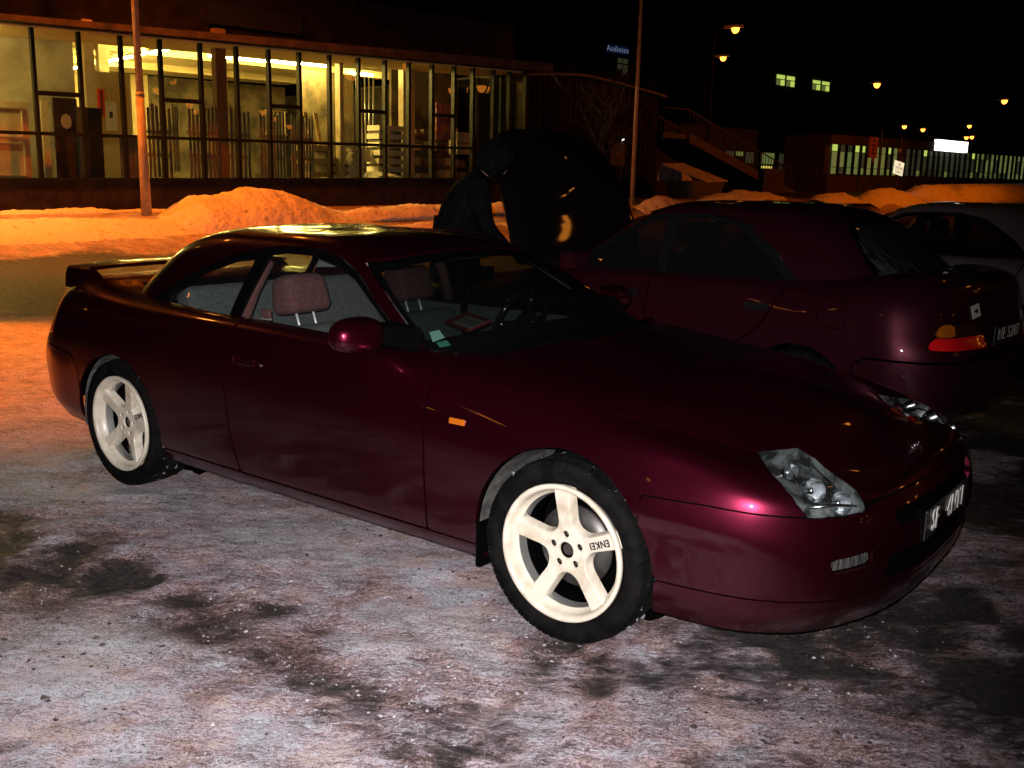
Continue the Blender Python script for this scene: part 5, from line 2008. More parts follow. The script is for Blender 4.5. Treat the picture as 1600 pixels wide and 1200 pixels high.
def build_shop():
    t = thing('shop_building', 'long glazed shop hall with lit interior and dark steel window frames', 'building', (0, 0, 0), TH)
    D = 22.0
    S0, S1 = 3.2, 20.10
    b = MB()
    slab(b, S0, S1 + .1, D - .10, D + .25, lambda s: .3, lambda s: z_sill(s) - .03)
    b.build('plinth', M['plinth'], t)
    b = MB()
    slab(b, S0, S1 + .1, D - .16, D + .28, lambda s: z_sill(s) - .03, lambda s: z_sill(s) + .03)
    b.build('window_sill', M['frame'], t)
    for s in MULL:
        b = MB()
        w = .036
        slab(b, s - w, s + w, D - .07, D + .07, lambda q: z_sill(q) + .03, lambda q: z_top(q))
        b.build('mullion', M['frame'], t)
    for i in range(len(MULL) - 1):
        a, c = MULL[i] + .036, MULL[i + 1] - .036
        b = MB()
        slab(b, a, c, D - .05, D + .05, lambda q: z_rail(q) - .035, lambda q: z_rail(q) + .035)
        b.build('transom', M['frame'], t)
        hi = i in (3, 6, 9, 12, 15)
        if hi:
            b = MB()
            slab(b, a, c, D - .055, D + .055, lambda q: z_high(q) - .045, lambda q: z_high(q) + .045)
            b.build('transom', M['frame'], t)
        cuts = [(lambda q: z_sill(q) + .03, lambda q: z_rail(q) - .035)]
        if hi:
            cuts += [(lambda q: z_rail(q) + .035, lambda q: z_high(q) - .045), (lambda q: z_high(q) + .045, lambda q: z_top(q))]
        else:
            cuts += [(lambda q: z_rail(q) + .035, lambda q: z_top(q))]
        for (lo, up) in cuts:
            tw = random.uniform(-.004, .004)
            vs = [(a, D + tw, lo(a)), (c, D - tw, lo(c)), (c, D - tw + random.uniform(-.003, .003), up(c)), (a, D + tw + random.uniform(-.003, .003), up(a))]
            mesh_obj('pane', vs, [(0, 1, 2, 3)], M['shopglass'], t)
    # right-hand return wall, glazed too
    for k, d in enumerate((23.1, 24.2, 25.3)):
        b = MB()
        slab(b, S1 - .04, S1 + .05, d - .05, d + .05, lambda q: z_sill(q) + .03, lambda q: z_top(q))
        b.build('mullion', M['frame'], t)
    b = MB()
    slab(b, S1 - .05, S1 + .08, D + .25, 36, lambda s: .3, lambda s: z_sill(s))
    b.build('return_plinth', M['plinth'], t)
    vs = [(S1, D + .07, z_sill(S1)), (S1, 25.3, z_sill(S1)), (S1, 25.3, z_top(S1)), (S1, D + .07, z_top(S1))]
    mesh_obj('return_pane', vs, [(0, 1, 2, 3)], M['shopglass'], t)
    b = MB()
    slab(b, S1 - .05, S1 + .05, 25.35, 36, lambda s: z_sill(s), lambda s: z_top(s))
    b.build('return_wall', M['upper'], t)
    # fascia, soffit, roof and set-back upper storey
    b = MB()
    slab(b, S0, S1 + .55, D - .55, D - .45, lambda q: z_top(q) + .04, z_fas)
    b.build('fascia', M['fascia'], t)
    b = MB()
    slab(b, S0, S1 + .55, D - .45, D + 2.0, lambda q: z_top(q) + .06, lambda q: z_fas(q) - .02)
    b.build('canopy_roof', M['upper'], t)
    b = MB()
    slab(b, S0, 21.4, 24.0, 24.15, lambda q: z_fas(q) - .02, lambda q: 6.22)
    slab(b, S0, 21.4, 24.16, 37, lambda q: 5.2, lambda q: 6.20)
    b.build('upper_storey', M['upper'], t)
    b = MB()
    slab(b, 11.3, 13.9, 23.9, 23.97, lambda q: 5.12, lambda q: 5.60)
    b.build('sign_panel', M['dark_sign'], t)
    # interior shell
    b = MB()
    slab(b, S0, S1 - .06, D + .26, 36, lambda q: z_floor(q) - .1, z_floor)
    b.build('shop_floor', M['shopfloor'], t)
    b = MB()
    slab(b, S0, S1 - .06, D + 2.01, 36, lambda q: 4.86 + .01 * (q - 6.5), lambda q: 4.95 + .01 * (q - 6.5))
    slab(b, S0, S1 - .06, D + .08, D + 2.0, lambda q: z_top(q) + .02, lambda q: z_top(q) + .055)
    b.build('ceiling', M['ceiling'], t)
    b = MB()
    slab(b, 8.7, 14.6, 35.9, 36.1, z_floor, lambda q: 4.9)
    b.build('back_wall', M['inner_wall'], t)
    b = MB()
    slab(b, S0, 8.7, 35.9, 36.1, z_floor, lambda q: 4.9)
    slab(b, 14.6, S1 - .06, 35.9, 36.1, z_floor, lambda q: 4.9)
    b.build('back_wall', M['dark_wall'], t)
    b = MB()
    slab(b, S0 - .1, S0, D, 36, z_floor, lambda q: 4.9)
    b.build('side_wall', M['inner_wall'], t)
    # partitions: pale panels behind the doors on the left, dark ones on the right
    b = MB()
    slab(b, 3.3, 8.15, 24.2, 24.3, z_floor, lambda q: 4.9)
    b.build('partition', M['partition_grey'], t)
    b = MB()
    slab(b, 9.0, 9.9, 25.4, 25.5, z_floor, lambda q: 3.9)
    b.build('partition', M['inner_wall'], t)
    b = MB()
    slab(b, 15.2, 17.05, 26.4, 26.5, z_floor, lambda q: 4.55)
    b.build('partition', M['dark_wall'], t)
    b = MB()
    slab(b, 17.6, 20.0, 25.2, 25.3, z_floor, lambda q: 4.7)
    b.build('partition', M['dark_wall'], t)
    for (s, d, w, m) in ((8.40, 24.0, .11, 'cream'), (11.05, 22.9, .13, 'brownish'), (14.80, 23.6, .06, 'cream'), (17.22, 23.9, .20, 'cream'), (12.35, 25.5, .12, 'inner_wall'), (10.0, 27.5, .13, 'cream')):
        b = MB()
        slab(b, s - w, s + w, d - .12, d + .12, z_floor, lambda q: 4.86)
        b.build('column', M[m], t)
    # deep ceiling beams
    for d in (27.6, 31.5):
        b = MB()
        slab(b, 8.5, S1 - .1, d, d + .18, lambda q: 4.66, lambda q: 4.86)
        b.build('ceiling_beam', M['inner_wall'], t)
    # fluorescent fittings
    n = 0

    def fitting(s0, d0, s1, d1, label, z=4.74, group='fluorescent ceiling lights in the shop'):
        o = thing('ceiling_light', label, 'ceiling light', W(s0, d0, z), TH, group)
        b = MB()
        dx, dy = s1 - s0, d1 - d0
        L = math.hypot(dx, dy)
        T = Matrix.Rotation(math.atan2(dy, dx), 4, 'Z')
        b.box((0, -.05, 0), (L, .05, .05), T)
        b.build('housing', M['tube_case'], o)
        b = MB()
        b.tube(T @ Vector((.02, 0, -.03)), T @ Vector((L - .02, 0, -.03)), .028, n=8)
        b.build('tube', M['tube'], o)
    row = 'fluorescent light of the row running back into the shop, %s'
    for (a, c, w) in ((25.7, 26.9, 'nearest the window'), (27.0, 28.2, 'second from the window'), (28.9, 30.1, 'third from the window'), (30.3, 31.4, 'fourth from the window'), (31.8, 33.0, 'fifth from the window'), (33.2, 34.3, 'farthest back')):
        fitting(11.35, a, 11.35, c, row % w)
    for (a, c, w) in ((12.25, 12.95, 'leftmost piece of'), (13.1, 13.95, 'second piece of'), (14.05, 14.98, 'third piece of'), (15.02, 16.0, 'rightmost piece of')):
        fitting(a, 26.0, c, 26.0, 'fluorescent light, %s the row parallel to the window' % w, 4.62 + .06 * (a - 12) / 4 * 1.5)
    fitting(4.3, 22.35, 5.5, 22.35, 'added fluorescent light out of view, brightening the doors at the left end of the hall', 4.12)  # added out of frame to brighten the show doors
    fitting(17.6, 27.2, 18.3, 27.2, 'short fluorescent light behind the right lit column', 4.72)
    fitting(9.2, 33.0, 9.9, 33.0, 'short fluorescent light far back at the left of the hall', 4.5)
    return t


M['brownish'] = mat('brown_painted_column', (.20, .13, .08), rough=.8)
M['partition_grey'] = add_noise_color(mat('grey_display_partition', (.2, .18, .16), rough=.9), .9, (.26, .22, .17), (.46, .42, .32))


def door_leaf(label, s, d, w, h, m, frame=True, lites=None, tilt=0.0, z=None):
    t = thing('door_leaf', label, 'door', W(s, d, z_floor(s) + .46 if z is None else z), TH, 'doors on show in the shop window')
    b = MB()
    b.box((0, 0, 0), (w, .04, h), Matrix.Rotation(tilt, 4, 'X'))
    if frame:
        for (x0, z0, x1, z1) in ((.10 * w / .8, h * .55, .70 * w / .8, h * .93), (.10 * w / .8, h * .06, .70 * w / .8, h * .49)):
            for q in ((x0, z0, x1, z0 + .03), (x0, z1 - .03, x1, z1), (x0, z0, x0 + .03, z1), (x1 - .03, z0, x1, z1)):
                b.box((q[0], -.018, q[1]), (q[2], 0.001, q[3]), Matrix.Rotation(tilt, 4, 'X'))
    b.build('leaf', M[m], t)
    if lites == 'oval':
        b = MB()
        b.prism([(.11 * math.cos(a), .16 * math.sin(a)) for a in [2 * math.pi * k / 8 for k in range(8)]], 0, .02, Matrix.Translation((w * .5, -.012, h * .72)) @ Matrix.Rotation(R(90), 4, 'X'))
        b.build('glazed_light', M['cream'], t)
    b = MB()
    b.box((w * .88, -.05, h * .50), (w * .94, 0, h * .52))
    b.build('handle', M['alloy'], t)
    return t


def fence_panel(label, s0, s1, d, z0, z1, n, m='grey_wood'):
    t = thing('batten_panel', label, 'picket panel', W(s0, d, z0), TH, 'upright batten panels stacked in the shop window')
    w = s1 - s0
    for k in range(n):
        x = w * (k + .2) / n
        b = MB()
        top = (z1 - z0) + random.uniform(-.06, .05)
        b.box((x, random.uniform(-.01, .01), 0), (x + w / n * .55, .03, top))
        b.build('batten', M[m], t)
    for zz in (.30, .62):
        b = MB()
        b.box((0, .032, (z1 - z0) * zz), (w, .06, (z1 - z0) * zz + .07))
        b.build('cross_rail', M[m], t)
    return t


def build_shop_stock():
    door_leaf('cream panelled door leaning at the left end of the shop window', 5.75, 22.6, .88, 1.60, 'cream')
    door_leaf('grey panelled door behind the cream one in the shop window', 6.72, 23.4, .62, 1.62, 'partition_grey', frame=False)
    door_leaf('dark brown door with a small pale oval light in the shop window', 7.18, 22.75, .50, 1.72, 'brown_wood', frame=False, lites='oval')
    door_leaf('pale narrow door edge-on beside the dark brown door in the shop window', 6.98, 22.9, .14, 1.66, 'cream', frame=False)
    door_leaf('pale grey door with a diagonal brace right of the dark cabinet', 8.62, 22.9, .50, 1.0, 'grey_wood', frame=False)
    t = thing('display_cabinet', 'dark navy cabinet between the brown door and the yellow wall in the shop window', 'cabinet', W(7.62, 22.55, z_floor(7.6) + .4), TH)
    b = MB()
    b.box((0, 0, 0), (.50, .45, 1.60))
    b.build('body', M['blue_black'], t, bevel=.01)
    b = MB()
    b.box((.02, -.015, .02), (.48, -.002, 1.58))
    b.build('door', M['blue_black'], t)
    t = thing('red_panel', 'upright red panel on the bright yellow column in the shop', 'sign', W(8.52, 23.86, 2.75), TH)
    b = MB()
    b.box((0, 0, 0), (.16, .03, .62))
    b.build('board', M['red_sign'], t)
    b = MB()
    b.box((.07, -.004, .03), (.11, -.001, .59))
    b.build('print', M['brown_wood'], t)
    t = thing('poster', 'white notice on the yellow wall left of the orange lamp post', 'poster', W(9.12, 25.3, 2.36), TH)
    b = MB()
    b.box((-.16, .03, -.12), (.62, .06, 1.12))
    b.build('board', M['wood'], t)
    b = MB()
    b.box((.08, 0, .15), (.36, .028, .85))
    sh = b.build('sheet', M['white'], t)
    b = MB()
    b.box((.18, -.004, .45), (.26, -.001, .60))
    b.build('print', M['print_black'], sh)
    pal = [
        ('batten panel just right of the orange lamp post', 10.06, 10.16, 1.55, 3.05, 3, 22.8),
        ('dark batten panel in the bay right of the orange lamp post', 9.42, 9.95, 1.40, 3.0, 6, 22.7),
        ('batten panel under the opening light right of the orange lamp post', 10.30, 11.0, 1.40, 3.02, 8, 22.5),
        ('batten panel left of the brown column', 11.25, 11.98, 1.42, 3.05, 7, 22.8),
        ('batten panel directly right of the brown column', 12.1, 12.75, 1.42, 3.00, 8, 22.5),
        ('rightmost batten panel, under the opening light', 12.95, 13.55, 1.45, 2.96, 8, 22.5)]
    for (lab, s0, s1, z0, z1, n, d) in pal:
        k = d / 22.0
        fence_panel(lab, (s0 - .25) * 1.0, (s1 - .25) * 1.0 + .05, d, z0, z1, n)
    # yellow railing sample
    t = thing('railing_sample', 'small bright yellow railing section standing above the battens', 'railing', W(13.05, 24.4, 2.62), TH)
    for k in range(6):
        b = MB()
        b.box((k * .11, 0, 0), (k * .11 + .025, .025, .55))
        b.build('bar', M['cream'], t)
    b = MB()
    b.box((-.02, -.005, .55), (.62, .03, .59))
    b.box((-.02, -.005, -.04), (.62, .03, 0))
    b.build('rail', M['cream'], t)
    # shelf racks and stacks of boards
    def stack(label, s, d, z, w, dp, n, th, gap, m, group='stacks of boards in the shop'):
        t = thing('board_stack', label, 'board stack', W(s, d, z), TH, group)
        for k in range(n):
            b = MB()
            jx = random.uniform(-.02, .02)
            b.box((jx, 0, k * (th + gap)), (w + jx, dp, k * (th + gap) + th))
            b.build('board', M[m], t)
            if gap > .03 and k:
                b = MB()
                b.box((.06, .02, k * (th + gap) - gap), (.12, dp, k * (th + gap)))
                b.box((w - .12, .02, k * (th + gap) - gap), (w - .06, dp, k * (th + gap)))
                b.build('spacer', M['brown_wood'], t)
        return t
    stack('bright white packs of board stacked on spacers beside the lit right column', 16.0, 23.5, 1.46, .82, .6, 7, .14, .085, 'white_board')
    stack('brown and yellow shelf of boards in the third bay left of the white packs', 13.75, 23.5, 1.50, .72, .6, 3, .14, .20, 'wood')
    stack('low pile of timber beside the white bricks', 14.55, 23.6, 1.42, .62, .6, 3, .16, .06, 'wood')
    stack('wide brown board standing behind the wrapped goods', 15.35, 23.9, 1.95, .62, .05, 1, .34, 0, 'inner_wall')
    t = thing('brick_stack', 'stack of small white blocks in the middle of the shop window', 'block stack', W(14.98, 23.3, 1.50), TH)
    for r in range(9):
        for cidx in range(3):
            b = MB()
            o = .05 if r % 2 else 0
            b.box((cidx * .125 + o, 0, r * .088), (cidx * .125 + .118 + o, .25, r * .088 + .082))
            b.build('block', M['white_board'], t)
    t = thing('wrapped_goods', 'film-wrapped heap of pale goods at the foot of the white packs', 'packed goods', W(15.3, 23.0, 1.42), TH)
    b = MB()
    vs, fs = [], []
    for i in range(13):
        for j in range(7):
            u, v = i / 12, j / 6
            vs.append((u * 1.35, v * .5, .34 * (1 - (2 * u - 1) ** 4) * (.8 + .25 * fbm(u * 3, v * 3, 1.6, 3, 2)) * (.6 + .4 * v)))
    for i in range(12):
        for j in range(6):
            fs.append((i * 7 + j, (i + 1) * 7 + j, (i + 1) * 7 + j + 1, i * 7 + j + 1))
    b.add(vs, fs, smooth=True)
    b.build('heap', M['white_board'], t)
    for (lab, s, lean, m) in (('left one of two leaning pine planks', 14.2, .10, 'wood'), ('right one of two leaning pine planks', 14.42, .04, 'wood')):
        t = thing('plank', lab + ' in the middle of the shop window', 'plank', W(s, 24.0, 2.15), TH, 'leaning pine planks')
        b = MB()
        b.add([(0, 0, 0), (.12, 0, 0), (.12, .03, 0), (0, .03, 0), (-lean * 1.6, .2, 1.05), (.12 - lean * 1.6, .2, 1.05), (.12 - lean * 1.6, .23, 1.05), (-lean * 1.6, .23, 1.05)],
              [(3, 2, 1, 0), (4, 5, 6, 7), (0, 1, 5, 4), (1, 2, 6, 5), (2, 3, 7, 6), (3, 0, 4, 7)])
        b.build('plank_body', M[m], t)
    for k in range(5):
        t = thing('pipe', '%s of five long pale pipes leaning right of the hanging yellow board' % ['leftmost', 'second', 'middle', 'fourth', 'rightmost'][k], 'pipe', W(15.85 + .12 * k, 24.3, 2.3), TH, 'leaning pipes')
        b = MB()
        b.tube((0, 0, 0), (.18 + .03 * k, .4, 2.0), .02, n=8)
        b.build('pipe_body', M['alloy'], t)
    t = thing('hanging_board', 'yellow board hanging from the ceiling beam in the shop', 'sign', W(15.75, 25.2, 3.35), TH)
    b = MB()
    b.box((0, 0, 0), (.48, .04, 1.05))
    b.build('board', M['inner_wall'], t)
    t = thing('orange_poster', 'orange and purple picture in the darker right part of the shop', 'poster', W(17.60, 23.0, 2.62), TH)
    b = MB()
    b.box((0, 0, 0), (.62, .03, 1.02))
    b.build('print', M['orange_print'], t)
    t = thing('white_carton', 'pale carton on a dark shelf in the right part of the shop', 'box', W(18.45, 23.1, 2.25), TH)
    b = MB()
    b.box((0, 0, 0), (.46, .4, .62))
    b.build('carton', M['cream'], t, bevel=.01)
    b = MB()
    b.box((-.005, -.004, .30), (.465, -.001, .33))
    b.build('tape', M['brown_wood'], t)
    t = thing('shelf_rack', 'dark shelving with dim goods in the right part of the shop', 'shelf', W(16.95 + .3, 24.3, z_floor(17)), TH)
    for k in range(4):
        b = MB()
        b.box((0, 0, .45 + .42 * k), (2.6, .6, .50 + .42 * k))
        b.build('shelf', M['brown_wood'], t)
        for j in range(9):
            b = MB()
            x = .08 + j * .28
            b.box((x, .05, .50 + .42 * k), (x + random.uniform(.15, .25), .45, .50 + .42 * k + random.uniform(.12, .30)))
            b.build('goods', M[random.choice(['brownish', 'inner_wall', 'dark_wall', 'partition_grey'])], t)


# ------------------------------------------------------------------ things along the street to the right
M['corrugated'] = add_noise_color(mat('corrugated_sheet', (.15, .10, .08), rough=.9, spec=.04), 2, (.012, .010, .009), (.022, .018, .016), stretch=(1, 1, .3))
M['concrete'] = add_noise_color(mat('stair_concrete', (.2, .18, .17), rough=.9), 4, (.030, .026, .025), (.05, .045, .042))
M['rail_steel'] = mat('railing_steel', (.07, .06, .06), rough=.6)
M['bin'] = mat('dark_bin_paint', (.05, .05, .05), rough=.6)
M['far_wall'] = add_noise_color(mat('far_building_wall', (.2, .13, .11), rough=.95, spec=.05), 1, (.045, .035, .032), (.07, .055, .050))
M['far_dark'] = mat('far_dark_wall', (.012, .011, .013), rough=.9)
M['win_bright'] = mat('lit_window_green', (.1, .1, .1), emit=(.62, .80, .14), emit_strength=.75)
M['win_mid'] = add_noise_color(mat('lit_window_olive', (.1, .1, .1), emit=(.42, .52, .14), emit_strength=.24), 3, (.1, .1, .1), (.2, .2, .2))
M['win_dim'] = mat('lit_window_dim', (.05, .05, .05), emit=(.30, .33, .16), emit_strength=.07)
M['win_yellow'] = mat('lit_window_yellow', (.1, .1, .1), emit=(.85, .72, .12), emit_strength=.75)
M['sign_lit'] = mat('backlit_white_sign', (.9, .9, .9), emit=(1.0, .98, .88), emit_strength=3.2)
M['sign_white'] = mat('lit_notice', (.8, .8, .7), emit=(.85, .95, .65), emit_strength=.85)
M['sign_blue'] = mat('dim_blue_sign', (.02, .02, .05), emit=(.02, .03, .12), emit_strength=.14)
M['sign_txt'] = mat('dim_sign_letters', (.3, .3, .4), emit=(.45, .60, .95), emit_strength=.22)
M['yellow_sign'] = mat('amber_street_sign', (.30, .12, .02), rough=.5)


def build_street_side():
    # corrugated shed with a shallow gable
    zb = lambda s: .7 + .018 * (s - 6)
    t = thing('shed', 'brown corrugated shed with a shallow gable right of the shop', 'shed', (0, 0, 0), TH)
    s0, s1, d = 21.6, 29.55, 25.0
    n = 64
    for k in range(n // 2):
        pass
    b = MB()
    top = lambda s: 4.72 + .38 * (1 - abs((s - 25.3) / 4.3) ** 1.3)
    for k in range(n):
        a, c = s0 + (s1 - s0) * k / n, s0 + (s1 - s0) * (k + 1) / n
        dd = .0 if k % 2 else .035
        b.add([(a, d - dd, zb(a)), (c, d - dd, zb(c)), (c, d - dd, top(c)), (a, d - dd, top(a))], [(0, 1, 2, 3)])
        b.add([(c, d - dd, zb(c)), (c, d - .035 + dd, zb(c)), (c, d - .035 + dd, top(c)), (c, d - dd, top(c))], [(0, 1, 2, 3)])
    o = b.build('corrugated_wall', M['corrugated'], t)
    o['kind'] = 'stuff'
    b = MB()
    slab(b, s0, s1 - .02, d + .05, d + 8, zb, lambda s: top(s) - .02)
    b.build('shed_body', M['corrugated'], t)
    b = MB()
    for k in range(16):
        a, c = s0 - .1 + (s1 - s0 + .3) * k / 16, s0 - .1 + (s1 - s0 + .3) * (k + 1) / 16
        b.add([(a, d - .25, top(a)), (c, d - .25, top(c)), (c, d + 8, top(c)), (a, d + 8, top(a)), (a, d - .25, top(a) + .07), (c, d - .25, top(c) + .07), (c, d + 8, top(c) + .07), (a, d + 8, top(a) + .07)],
              [(3, 2, 1, 0), (4, 5, 6, 7), (0, 1, 5, 4), (2, 3, 7, 6), (1, 2, 6, 5), (3, 0, 4, 7)])
    b.build('roof', M['snow_roof'], t)
    b = MB()
    b.box((26.95, d - .08, 2.15), (27.75, d - .04, 2.95))
    sg = b.build('notice_board', M['fascia'], t)
    b = MB()
    b.box((27.2, d - .10, 2.55), (27.5, d - .082, 2.62))
    b.box((27.3, d - .10, 2.35), (27.4, d - .082, 2.55))
    b.build('notice_print', M['brown_wood'], sg)
    t = thing('wall_lamp', 'tiny white point lamp on a thin post before the corrugated shed', 'lamp', W(26.85, 24.3, zb(26.8)), TH)
    b = MB()
    b.tube((0, 0, 0), (0, 0, 1.95), .025, n=6)
    b.build('pole', M['rail_steel'], t)
    b = MB()
    b.box((-.05, -.05, 1.95), (.06, .05, 2.03))
    b.build('bulb', M['sign_lit'], t)
    # outside staircase with baluster railings
    t = thing('staircase', 'outdoor concrete staircase with two sloping baluster railings', 'stairs', (0, 0, 0), TH)
    sa, sb, za, zb2 = 33.9, 42.2, 3.60, 1.25
    ns = 17
    for k in range(ns):
        a, c = sa + (sb - sa) * k / ns, sa + (sb - sa) * (k + 1) / ns
        z = za - (za - zb2) * k / ns
        b = MB()
        b.box((a, 27.1, z - .30), (c + .02, 29.0, z - .02))
        b.build('step', M['concrete'], t)
    for d, ds in ((27.0, 0.0), (29.1, 0)):
        b = MB()
        b.add([(sa, d - .1, za - .32), (sb, d - .1, zb2 - .32), (sb, d + .1, zb2 - .32), (sa, d + .1, za - .32), (sa, d - .1, za + .08), (sb, d - .1, zb2 + .08), (sb, d + .1, zb2 + .08), (sa, d + .1, za + .08)],
              [(3, 2, 1, 0), (4, 5, 6, 7), (0, 1, 5, 4), (1, 2, 6, 5), (2, 3, 7, 6), (3, 0, 4, 7)])
        b.build('stringer', M['stringer'], t)
        rl = MB()
        rl.path([(sa - 1.6, d, za + 1.0), (sa, d, za + 1.0), (sb, d, zb2 + 1.0)], .03, n=6)
        rl.build('handrail', M['rail_steel'], t)
        for k in range(38):
            u = (k + .5) / 38
            s_, z_ = sa + (sb - sa) * u, za + (zb2 - za) * u
            bb = MB()
            bb.box((s_ - .012, d - .012, z_ + .06), (s_ + .012, d + .012, z_ + 1.0))
            bb.build('baluster', M['rail_steel'], t)
    b = MB()
    b.box((32.3, 27.0, 3.40), (33.9, 29.2, 3.62))
    b.build('landing', M['stringer'], t)
    b = MB()
    b.box((32.4, 28.2, 1.0), (37.0, 29.1, 3.38))
    b.build('support_wall', M['far_dark'], t)
    b = MB()
    b.box((39.05, 26.6, 1.10), (40.7, 26.9, 2.35))
    b.build('end_wall', M['concrete'], t)
    # grit bin with tilted lid
    t = thing('grit_bin', 'dark bin with a slanting orange-lit lid at the foot of the stairs', 'bin', W(28.5, 22.5, 1.05), TH)
    b = MB()
    b.add([(.35, 0, 0), (1.75, 0, 0), (1.75, 1.1, 0), (.35, 1.1, 0), (.10, -.05, .62), (2.05, -.05, .58), (2.05, 1.2, .58), (.10, 1.2, .62)],
          [(3, 2, 1, 0), (4, 5, 6, 7), (0, 1, 5, 4), (1, 2, 6, 5), (2, 3, 7, 6), (3, 0, 4, 7)])
    b.build('body', M['bin'], t)
    b = MB()
    b.add([(-.15, 1.2, 1.17), (1.1, 1.2, 1.22), (2.2, -.05, .62), (.95, -.05, .58), (-.15, 1.2, 1.21), (1.1, 1.2, 1.26), (2.2, -.05, .66), (.95, -.05, .62)],
          [(3, 2, 1, 0), (4, 5, 6, 7), (0, 1, 5, 4), (1, 2, 6, 5), (2, 3, 7, 6), (3, 0, 4, 7)])
    b.add([(-.2, 1.3, .62), (1.9, 1.3, .6), (1.1, 1.3, 1.2), (-.15, 1.3, 1.16)], [(0, 1, 2, 3)])
    b.build('lid', M['snow_lid'], t)
    # long low building with strip windows
    t = thing('low_building', 'long low building with a strip of dim greenish windows', 'building', (0, 0, 0), TH)
    base = lambda s: 1.2 + .010 * (s - 43)
    f = lambda s: 4.04 + .0085 * (s - 43.7)
    d = 26.0
    b = MB()
    slab(b, 43.4, 82, d + .25, d + 2.5, lambda s: .8, f)
    b.build('wall', M['far_wall'], t)
    b = MB()
    slab(b, 43.4, 82, d, d + .249, lambda s: .8, lambda s: 2.17 + .003 * (s - 43))
    b.build('parapet_wall', M['far_wall'], t)
    b = MB()
    slab(b, 43.4, 82, d - .05, d + .249, lambda s: 3.60 + .007 * (s - 43.7), f)
    b.build('fascia', M['far_wall'], t)
    s = 43.9
    k = 0
    rnd = random.Random(11)
    while s < 72:
        w = .52 if k % 4 else .40
        gap = .16
        grp = 'win_mid' if s < 51 else ('win_dim' if s < 58.5 else 'win_mid')
        for (zl, zu, hi_p) in ((2.22, 2.52, .45), (2.55, 3.27, .06), (3.30, 3.60, .55)):
            nm = grp
            if rnd.random() < hi_p * (1 if s < 50 else .35):
                nm = 'win_bright' if zl > 3.2 else 'win_mid'
            elif rnd.random() < .3:
                nm = 'win_dim'
            dz = .006 * (s - 43.7)
            b = MB()
            b.box((s, d + .12, zl + dz), (s + w, d + .16, zu + dz))
            b.build('window', M[nm], t)
        b = MB()
        b.box((s + w + .02, d + .02, 2.15), (s + w + gap - .02, d + .2, 3.66 + .006 * (s - 43)))
        b.build('window_post', M['frame'], t)
        s += w + gap
        k += 1
    t = thing('lit_sign', 'blank glowing white sign on the fascia of the low building', 'sign', W(53.9, 25.8, 3.70), TH)
    b = MB()
    b.box((0, 0, -.02), (3.7, .18, .56))
    b.build('sign_face', M['sign_lit'], t)
    b = MB()
    b.box((-.03, .19, -.05), (3.73, .23, .59))
    b.build('sign_case', M['rail_steel'], t)
    # ground-floor windows of the dark block between stairs and low building
    t = thing('dark_block', 'dark tall building with a few lit windows behind the staircase', 'building', (0, 0, 0), TH)
    b = MB()
    b.box((36.0, 30.0, .9), (43.3, 42.0, 4.3))
    b.build('wall', M['far_dark'], t)
    for (s0, s1, z0, z1, m) in ((44.15, 45.15, 2.62, 3.17, 'win_mid'), (45.7, 46.1, 2.62, 3.17, 'win_dim'), (46.2, 46.5, 2.62, 3.17, 'win_dim'), (46.85, 47.55, 2.62, 3.17, 'win_mid'), (47.9, 48.6, 2.62, 3.17, 'win_yellow'),
                               (44.15, 45.0, 1.95, 2.52, 'win_yellow'), (45.7, 45.95, 1.95, 2.52, 'win_dim'), (46.8, 47.5, 1.95, 2.52, 'win_yellow'), (47.85, 48.55, 1.95, 2.52, 'win_yellow'),
                               (41.0, 41.6, 2.75, 3.15, 'win_dim'), (41.9, 42.4, 2.95, 3.15, 'win_mid'), (42.7, 43.3, 2.62, 3.15, 'win_dim')):
        kx = 29.9 / 26.0
        b = MB()
        q = .868
        b.box((s0 * q * kx * .984 + .3, 29.86, z0 + .05), (s1 * q * kx * .984 + .3, 29.94, z1 + .05))
        b.build('window', M[m], t)
    # upper block far behind
    t = thing('office_block', 'unlit office block with two bright windows high at the right', 'building', (0, 0, 0), TH)
    b = MB()
    b.box((58, 60.2, 0), (135, 75, 17.0))
    b.build('wall', M['far_dark'], t)
    for (s0, s1, z0, z1) in ((89.3, 92.4, 11.8, 12.75), (96.0, 99.1, 11.85, 12.75)):
        w = (s1 - s0) / 4.6
        for k in range(4):
            x = s0 + k * (w * 1.08) + (.35 if k > 1 else 0)
            for (a, c, m) in ((z0 - .05, z0 + .48, 'win_bright' if k % 2 else 'win_mid'), (z0 + .58, z1, 'win_bright')):
                b = MB()
                b.box((x, 60.05, a), (x + w * .9, 60.15, c))
                b.build('window', M[m], t)
    for (x, z) in ((65.5, 11.7), (66.2, 11.7), (65.5, 11.2), (66.2, 11.2), (66.2, 10.8)):
        b = MB()
        b.box((x, 60.05, z), (x + .5, 60.15, z + .38))
        b.build('window', M['win_dim'], t)
    t = thing('roof_sign', 'dim blue sign with white letters high on the office block', 'sign', W(63.9, 59.9, 12.42), TH)
    b = MB()
    b.box((0, 0, 0), (2.6, .1, .62))
    b.build('sign_face', M['sign_blue'], t)
    text_obj('lettering', 'Audiotex', M['sign_txt'], t, (1.3, -.012, .31), ((1, 0, 0), (0, 0, 1), (0, -1, 0)), .66, .005)
    # roadside signs
    t = thing('street_sign', 'small lit white notice below a dark round sign', 'sign', W(40.6, 21.0, ground_z(*W(40.6, 21.0)[:2])), TH)
    g = ground_z(*W(40.6, 21.0)[:2])
    b = MB()
    b.tube((.05, .05, -.1), (.12, .05, 2.4), .03, n=8)
    b.build('pole', M['rail_steel'], t)
    b = MB()
    T = Matrix.Translation((-.05, 0, 2.42 - g)) @ Matrix.Rotation(R(8), 4, 'Y')
    b.box((-.38, -.02, -.27), (.42, .01, .27), T)
